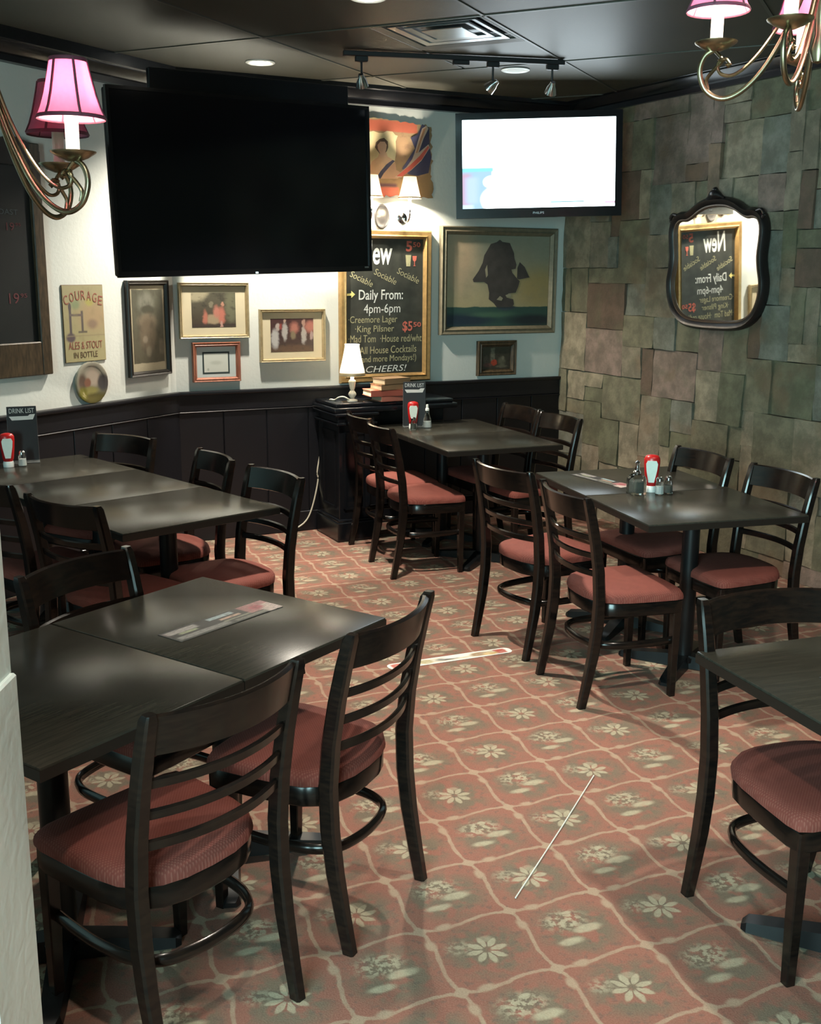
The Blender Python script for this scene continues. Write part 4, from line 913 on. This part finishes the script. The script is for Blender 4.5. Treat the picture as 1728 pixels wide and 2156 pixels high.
# ------------------------------------------------------------------ ceiling fixtures
def downlight(label, x, y, lit, power=0.0, cone=125):
    t = thing('recessed_downlight', label, 'ceiling light', (x, y, CEIL), 0, 'recessed ceiling lights')
    obj('trim_ring', B().lathe([(0.085, 0.0), (0.085, -0.004), (0.075, -0.008), (0.060, -0.003), (0.054, 0.002)], 32), MT['white_plastic'], t)
    if lit: obj('lamp_face', B().lathe([(0.0, -0.010), (0.03, -0.012), (0.05, -0.004), (0.056, 0.002)], 24), glow('lit_downlight_face', (1.0, 0.93, 0.8), 9.0) if 'dl' not in MT else MT['dl'], t)
    else: obj('lamp_face', B().lathe([(0.0, -0.004), (0.05, -0.004), (0.056, 0.002)], 24), MT['white_plastic'], t)
    if lit: spot('downlight_beam', (x, y, CEIL - 0.03), (x, y, 0), power, (1.0, 0.91, 0.77), cone, 0.6, 0.045)
MT['dl'] = glow('lit_downlight_face', (1.0, 0.93, 0.8), 9.0)
downlight('lit downlight at the top edge above the aisle', -0.202, 5.09, True, 260, 108)
downlight('lit downlight in front of the big television, left of the track', -0.882, 6.608, True, 210, 130)
downlight('unlit downlight between track and back wall', 0.602, 6.788, False)
downlight('lit downlight over the right front table, above the frame', 1.40, 2.60, True, 130)
downlight('added lit downlight out of view, brightening the near carpet and wall end', -0.15, 1.2, True, 60)  # extra lamp overhead, added to light the near carpet and white wall end

# track with three spot heads
ta, tb = Vector((-0.383, 6.237, CEIL)), Vector((0.848, 6.472, CEIL))
dv_ = tb - ta; an = math.atan2(dv_.y, dv_.x); LT = dv_.length
t = thing('track_light', 'black ceiling track with three small chrome spot heads', 'track light', ((ta + tb) / 2)[:], an)
obj('track', B().box((0, 0, -0.016), (LT, 0.034, 0.026), bev=0.003), MT['plastic_dull'], t)
for k, (fx, ay, az) in enumerate(((-0.42, -0.25, 0), (0.17, 0.5, 0.5), (0.445, -0.15, 0.2))):
    h = obj('spot_head', B().box((fx * LT, 0, -0.042), (0.07, 0.03, 0.03), bev=0.004).tube([(fx * LT, 0, -0.055), (fx * LT, 0, -0.135)], 0.006, 8), MT['plastic_dull'], t)
    hd = obj('reflector', B().lathe([(0.0, 0.035), (0.014, 0.034), (0.018, 0.018), (0.026, 0.004), (0.034, -0.026), (0.036, -0.034), (0.030, -0.030), (0.016, -0.004), (0.0, 0.0)], 18), MT['chrome'], h)
    hd.location = (fx * LT, 0, -0.150); hd.rotation_euler = (0.7 + ay * 0.3, ay, az)
obj('feed_connector', B().box((0.03, 0, -0.04), (0.09, 0.036, 0.024), bev=0.003), MT['plastic_dull'], t)

# square air diffuser
vc = rot @ Vector((X0 - 0.305, Y0 + 0.305, 0))
t = thing('air_diffuser', 'square metal air diffuser in the black ceiling behind the track', 'vent', (vc.x, vc.y, CEIL), CA - R(90))
for k, (o_, i_, z0_, z1_) in enumerate(((0.296, 0.262, -0.003, -0.012), (0.235, 0.205, 0.004, -0.010), (0.175, 0.145, 0.006, -0.008))):
    nm = 'outer_frame' if k == 0 else 'louvre_ring'
    obj(nm, B().loft([[(sx * o_, sy * o_, z0_ + 0.008) for sx, sy in ((-1, -1), (1, -1), (1, 1), (-1, 1))], [(sx * o_, sy * o_, z0_) for sx, sy in ((-1, -1), (1, -1), (1, 1), (-1, 1))], [(sx * i_, sy * i_, z1_ + 0.02) for sx, sy in ((-1, -1), (1, -1), (1, 1), (-1, 1))], [(sx * i_, sy * i_, z1_ + 0.03) for sx, sy in ((-1, -1), (1, -1), (1, 1), (-1, 1))]], caps=False), MT['steel'] if k else MT['tbar'], t)
obj('centre_plate', B().box((0, 0, 0.004), (0.22, 0.22, 0.006), bev=0.002), MT['steel'], t)
obj('plenum', B().box((0, 0, 0.024), (0.58, 0.58, 0.004)), MT['soffit'], t)

# ------------------------------------------------------------------ chandeliers
def chandelier(label, cx_, cy_, z0, angs, lit, power):
    """z0: height of the shades' lower rims"""
    t = thing('chandelier', label, 'chandelier', (cx_, cy_, z0), 0, 'brass chandeliers with pink shades')
    obj('column', B().lathe([(0.0, -0.12), (0.012, -0.115), (0.02, -0.09), (0.012, -0.06), (0.016, -0.02), (0.026, 0.03), (0.03, 0.06), (0.018, 0.10), (0.012, 0.16), (0.02, 0.20), (0.008, 0.23), (0.0, 0.235)], 20), MT['brass'], t)
    obj('chain', (lambda b: [b.tube([(0.009 * math.cos(a) * (1 if k % 2 else 0), 0.009 * math.cos(a) * (0 if k % 2 else 1), 0.25 + k * 0.030 + 0.019 * math.sin(a)) for a in [2 * PI * q / 10 for q in range(11)]], 0.0025, 6) for k in range(int((CEIL - z0 - 0.27) / 0.030))] and b)(B()), MT['brass'], t, ang=60)
    obj('ceiling_canopy', B().lathe([(0.0, CEIL - z0 - 0.04), (0.02, CEIL - z0 - 0.036), (0.055, CEIL - z0 - 0.012), (0.06, CEIL - z0)], 24), MT['brass'], t)
    for ang, on in zip(angs, lit):
        a = R(ang); ca_, sa_ = math.cos(a), math.sin(a)
        P_ = lambda pts: [(r_ * ca_, r_ * sa_, z_) for r_, z_ in pts]
        am = obj('arm', B().tube(bez(P_([(0.015, 0.12), (0.045, 0.02), (0.078, -0.06), (0.118, -0.13), (0.16, -0.172), (0.20, -0.186), (0.236, -0.168), (0.252, -0.128), (0.243, -0.095), (0.22, -0.080)]), 6), 0.0062, 8, (-sa_, ca_, 0)), MT['brass'], t, ang=60)
        obj('inner_scroll', B().tube(bez(P_([(0.02, 0.13), (0.06, 0.02), (0.10, -0.055), (0.14, -0.108), (0.178, -0.136), (0.207, -0.132), (0.213, -0.112), (0.198, -0.102), (0.188, -0.112)]), 5), 0.0042, 6, (-sa_, ca_, 0)).lathe([(0.0, -0.008), (0.008, 0.0), (0.0, 0.008)], 10, (0.19 * ca_, 0.19 * sa_, -0.114)).tube(bez(P_([(0.22, -0.085), (0.205, -0.105), (0.222, -0.125), (0.236, -0.145), (0.232, -0.166)]), 5), 0.0045, 6, (-sa_, ca_, 0)).lathe([(0.0, -0.009), (0.009, 0.0), (0.0, 0.009)], 10, (0.206 * ca_, 0.206 * sa_, -0.104)), MT['brass'], am, ang=60)
        L0 = (0.22 * ca_, 0.22 * sa_, 0)
        obj('drip_pan', B().lathe([(0.0, -0.086), (0.012, -0.085), (0.03, -0.078), (0.046, -0.068), (0.047, -0.065), (0.03, -0.072), (0.014, -0.072), (0.0, -0.072)], 22, L0), MT['brass'], t, ang=60)
        obj('candle_sleeve', B().lathe([(0.014, -0.072), (0.014, 0.02), (0.0, 0.021)], 14, L0), MT['candle'] if on else MT['candle_off'], t)
        sh = [(0.069, 0.0), (0.060, 0.02), (0.052, 0.045), (0.046, 0.07), (0.041, 0.092), (0.037, 0.112)]
        so = obj('lamp_shade', B().lathe(sh + [(r_ - 0.0012, z_) for r_, z_ in sh[::-1]], 24, L0), MT['pink_shade'], t, ang=60)
        tr = B()
        for k in range(6):
            b_ = 2 * PI * (k + 0.35) / 6 + a
            tr.tube([(L0[0] + (r_ + 0.0006) * math.cos(b_), L0[1] + (r_ + 0.0006) * math.sin(b_), z_) for r_, z_ in sh], 0.0028, 6)
        tr.lathe([(0.0695, -0.003), (0.071, 0.0), (0.0685, 0.005), (0.0675, 0.0), (0.0695, -0.003)], 24, L0).lathe([(0.0375, 0.108), (0.039, 0.112), (0.0375, 0.116), (0.036, 0.112), (0.0375, 0.108)], 24, L0)
        obj('shade_trim', tr, MT['pink_trim'], so, ang=60)
        obj('bulb', B().lathe([(0.0, 0.021), (0.010, 0.03), (0.014, 0.045), (0.009, 0.065), (0.0, 0.078)], 12, L0), MT['bulb'] if on else MT['bulb_off'], t)
        if on: point('chandelier_light', (cx_ + L0[0], cy_ + L0[1], z0 + 0.092), power, (1.0, 0.84, 0.66), 0.010)
chandelier('brass chandelier at the left edge with one pink shade glowing', -0.913, 2.412, 2.052, [-18.8, 64.7, 130, 199, 268], [True, False, False, True, False], 7.0)
chandelier('brass chandelier at the top right corner with glowing shades', 0.893, 2.541, 2.322, [166.7, 80.8, 12, -58, -125], [True, True, True, True, True], 7.0)

# ------------------------------------------------------------------ table top things
TZ = 0.7515
def drink_list(label, x, y, rz):
    t = thing('drink_list_stand', label, 'menu stand', (x, y, TZ), rz, 'drink list stands')
    obj('holder', B().box((0, 0.0, 0.004), (0.15, 0.06, 0.008), bev=0.002).box((0, 0.012, 0.14), (0.150, 0.005, 0.27)), MT['acrylic'], t)
    obj('card', B().box((0, 0.004, 0.155), (0.146, 0.008, 0.285), bev=0.001), MT['plastic_dull'], t)
    fit_text('DRINK LIST', MT['print_white'], t, -0.062, 0.062, 0.263, 0.288, -0.0012)
    obj('ribbon_band', B().poly([(a, -0.0012, b) for a, b in ((-0.064, 0.247), (0.03, 0.247), (0.04, 0.255), (0.066, 0.256), (0.054, 0.228), (-0.05, 0.226))], [tuple(range(6))]), MT['print_white'], t)
    return t
def ketchup(label, x, y, rz):
    t = thing('ketchup_bottle', label, 'bottle', (x, y, TZ), rz, 'ketchup bottles')
    def ovr(z, a, b): return [(a * math.cos(2 * PI * k / 20), b * math.sin(2 * PI * k / 20), z) for k in range(20)]
    obj('cap', B().loft([ovr(0.0, 0.026, 0.022), ovr(0.02, 0.027, 0.023), ovr(0.03, 0.024, 0.02)]), MT['white_plastic'], t)
    obj('body', B().loft([ovr(0.030, 0.022, 0.018), ovr(0.045, 0.028, 0.02), ovr(0.09, 0.033, 0.022), ovr(0.14, 0.037, 0.024), ovr(0.16, 0.036, 0.024), ovr(0.172, 0.028, 0.018), ovr(0.176, 0.012, 0.008)]), MT['red_plastic'], t, ang=50)
    out_ = [(-0.013, 0.048), (0.013, 0.048), (0.024, 0.105), (0.027, 0.135), (0.02, 0.15), (-0.02, 0.15), (-0.027, 0.135), (-0.024, 0.105)]
    rings = []
    for sgn in (-1,):
        obj('label_patch', B().prism([(a, b) for a, b in out_], -0.0262, -0.0185), MT['label_white'], t)
    return t
def shaker(label, x, y, fill, sq=True, tall=0.085):
    t = thing('shaker', label, 'shaker', (x, y, TZ), 0.3, 'salt and pepper shakers')
    obj('glass_body', B().lathe([(0.0, 0.0), (0.02, 0.0), (0.021, 0.006), (0.019, 0.05), (0.015, 0.06), (0.014, 0.064)], 8), MT['glass'], t, ang=20)
    obj('contents', B().lathe([(0.0, 0.004), (0.0165, 0.004), (0.0165, 0.038), (0.0, 0.040)], 8), MT[fill], t)
    obj('metal_cap', B().lathe([(0.016, 0.062), (0.0165, 0.074), (0.011, 0.082), (0.0, 0.084)], 14), MT['chrome'], t)
    return t
LA = R(18)
drink_list('drink list stand at the left edge, white DRINK LIST header showing', -2.035, 5.60, R(22))
ketchup('ketchup bottle at the left edge in front of the drink list', -2.075, 5.475, R(20))
shaker('salt shaker beside the left-edge ketchup bottle', -2.012, 5.50, 'salt')
drink_list('drink list stand on the back table below the chalk menu', 0.020, 7.045, R(4))
ketchup('ketchup bottle on the back table in front of the drink list', 0.012, 6.985, R(6))
shaker('clear shaker in front of the ketchup on the back table', 0.014, 6.925, 'pepper')
t = thing('vinegar_bottle', 'small clear glass bottle with white contents on the back table', 'bottle', (0.105, 7.02, TZ))
obj('glass_body', B().lathe([(0.0, 0.0), (0.028, 0.0), (0.03, 0.01), (0.024, 0.06), (0.013, 0.09), (0.011, 0.115)], 16), MT['glass'], t)
obj('contents', B().lathe([(0.0, 0.004), (0.024, 0.004), (0.022, 0.042), (0.0, 0.044)], 16), MT['salt'], t)
obj('pourer', B().lathe([(0.013, 0.112), (0.013, 0.125), (0.009, 0.13), (0.008, 0.152), (0.0, 0.155)], 14), MT['white_plastic'], t)
ketchup('ketchup bottle on the table beside the stone wall', 1.123, 4.945, R(-12))
t = thing('glass_cruet', 'squat square glass cruet with chrome top beside the stone-wall ketchup', 'cruet', (1.045, 4.895, TZ), R(12))
obj('glass_body', B().loft([[(a * h, b * h, z) for a, b in ((-1, -.85), (-.85, -1), (.85, -1), (1, -.85), (1, .85), (.85, 1), (-.85, 1), (-1, .85))] for z, h in ((0.0, 0.036), (0.07, 0.036), (0.085, 0.03), (0.095, 0.016))]), MT['glass'], t)
obj('contents', B().box((0.006, 0, 0.034), (0.04, 0.045, 0.055), bev=0.004), MT['pepper'], t)
obj('chrome_top', B().lathe([(0.016, 0.092), (0.018, 0.105), (0.011, 0.112), (0.009, 0.14), (0.013, 0.148), (0.0, 0.158)], 16), MT['chrome'], t)
shaker('white salt shaker right of the stone-wall ketchup bottle', 1.150, 4.885, 'salt')
shaker('grey pepper shaker rightmost beside the stone-wall ketchup bottle', 1.197, 4.912, 'pepper')

# printed strip cards: two on tables, one on the floor
def strip(name, label, cat, P0, P1, wd, z, pm, round_=0.0):
    P0, P1 = Vector(P0), Vector(P1); d = P1 - P0; L_ = d.length; a = math.atan2(d.y, d.x)
    t = thing(name, label, cat, ((P0.x + P1.x) / 2, (P0.y + P1.y) / 2, z), a)
    hw, hl = wd / 2, L_ / 2; pts = []
    for cx_, cy_, a0 in ((hl - round_, -hw + round_, -90), (hl - round_, hw - round_, 0), (-hl + round_, hw - round_, 90), (-hl + round_, -hw + round_, 180)):
        for k in range(5 if round_ else 1):
            q = R(a0 + (90 * k / 4 if round_ else 45)); pts.append((cx_ + round_ * math.cos(q), cy_ + round_ * math.sin(q)))
    o = obj('card', B().slab(pts, 0.0, 0.0012), pm, t)
    uv = o.data.uv_layers.new(name='UVMap')
    for lp in o.data.loops:
        co = o.data.vertices[lp.vertex_index].co; uv.data[lp.index].uv = (co.x / L_ + 0.5, co.y / wd + 0.5)
    return t
p_strip = painting('black_menu_strip_print', ((0.05, 0.05, 0.05), (0.045, 0.045, 0.045)), [('r', 0.02, 0.62, 0.30, 0.9, 0.02, (0.33, 0.31, 0.30)), ('r', 0.10, 0.46, 0.26, 0.60, 0.02, (0.30, 0.34, 0.22)), ('r', 0.03, 0.1, 0.5, 0.34, 0.02, (0.24, 0.24, 0.23)), ('r', 0.42, 0.72, 0.66, 0.92, 0.01, (0.36, 0.46, 0.48)), ('r', 0.48, 0.48, 0.68, 0.62, 0.01, (0.52, 0.36, 0.28)), ('r', 0.48, 0.30, 0.76, 0.40, 0.01, (0.26, 0.26, 0.20)), ('r', 0.55, 0.08, 0.86, 0.22, 0.01, (0.2, 0.2, 0.17)), ('r', 0.74, 0.28, 1.1, 1.1, 0.02, (0.42, 0.2, 0.2)), ('r', 0.86, -0.1, 1.1, 0.7, 0.02, (0.62, 0.5, 0.46)), ('e', 0.86, 0.6, 0.06, 0.2, 0.4, (0.40, 0.10, 0.12)), ('n', 24, 0.5, 0.6, 0.5, (0.05, 0.05, 0.05))], warp=0.004, noise=0.05, rough=0.35)
strip('menu_strip', 'black printed menu strip on the left front table', 'menu card', (-0.665, 2.835), (-0.425, 3.165), 0.098, TZ, p_strip)
strip('menu_strip', 'pale printed menu strip on the table beside the stone wall', 'menu card', (0.845, 5.395), (1.040, 5.055), 0.088, TZ, p_strip)
strip('menu_strip', 'menu strip at the right edge on the cut table', 'menu card', (1.075, 2.60), (1.28, 2.30), 0.088, TZ, p_strip)
p_fl = painting('white_bordered_floor_strip_print', ((0.8, 0.8, 0.76), (0.8, 0.8, 0.76)), [('r', 0.05, 0.16, 0.95, 0.84, 0.02, (0.62, 0.58, 0.46)), ('r', 0.03, 0.16, 0.12, 0.84, 0.01, (0.5, 0.09, 0.06)), ('r', 0.86, 0.16, 0.955, 0.84, 0.01, (0.5, 0.09, 0.06)), ('e', 0.30, 0.5, 0.05, 0.35, 0.3, (0.42, 0.36, 0.18)), ('e', 0.47, 0.5, 0.09, 0.25, 0.3, (0.10, 0.10, 0.09)), ('e', 0.56, 0.65, 0.13, 0.2, 0.3, (0.78, 0.78, 0.74)), ('e', 0.74, 0.5, 0.08, 0.3, 0.3, (0.32, 0.2, 0.1)), ('e', 0.82, 0.35, 0.06, 0.25, 0.3, (0.6, 0.42, 0.16)), ('n', 18, 0.5, 0.62, 0.5, (0.75, 0.75, 0.7))], warp=0.01, noise=0.03)
strip('printed_floor_strip', 'white-bordered printed strip lying on the carpet in the aisle', 'card', (-0.097, 4.600), (0.480, 4.850), 0.072, 0.001, p_fl, 0.03)
tag(obj('white_string', B().tube([(0.659, 3.537, 0.004), (0.49, 3.16, 0.0035), (0.308, 2.765, 0.004)], 0.0022, 6), MT['white_plastic']), 'thin straight white string lying on the carpet', 'string')
print('stones', nst)
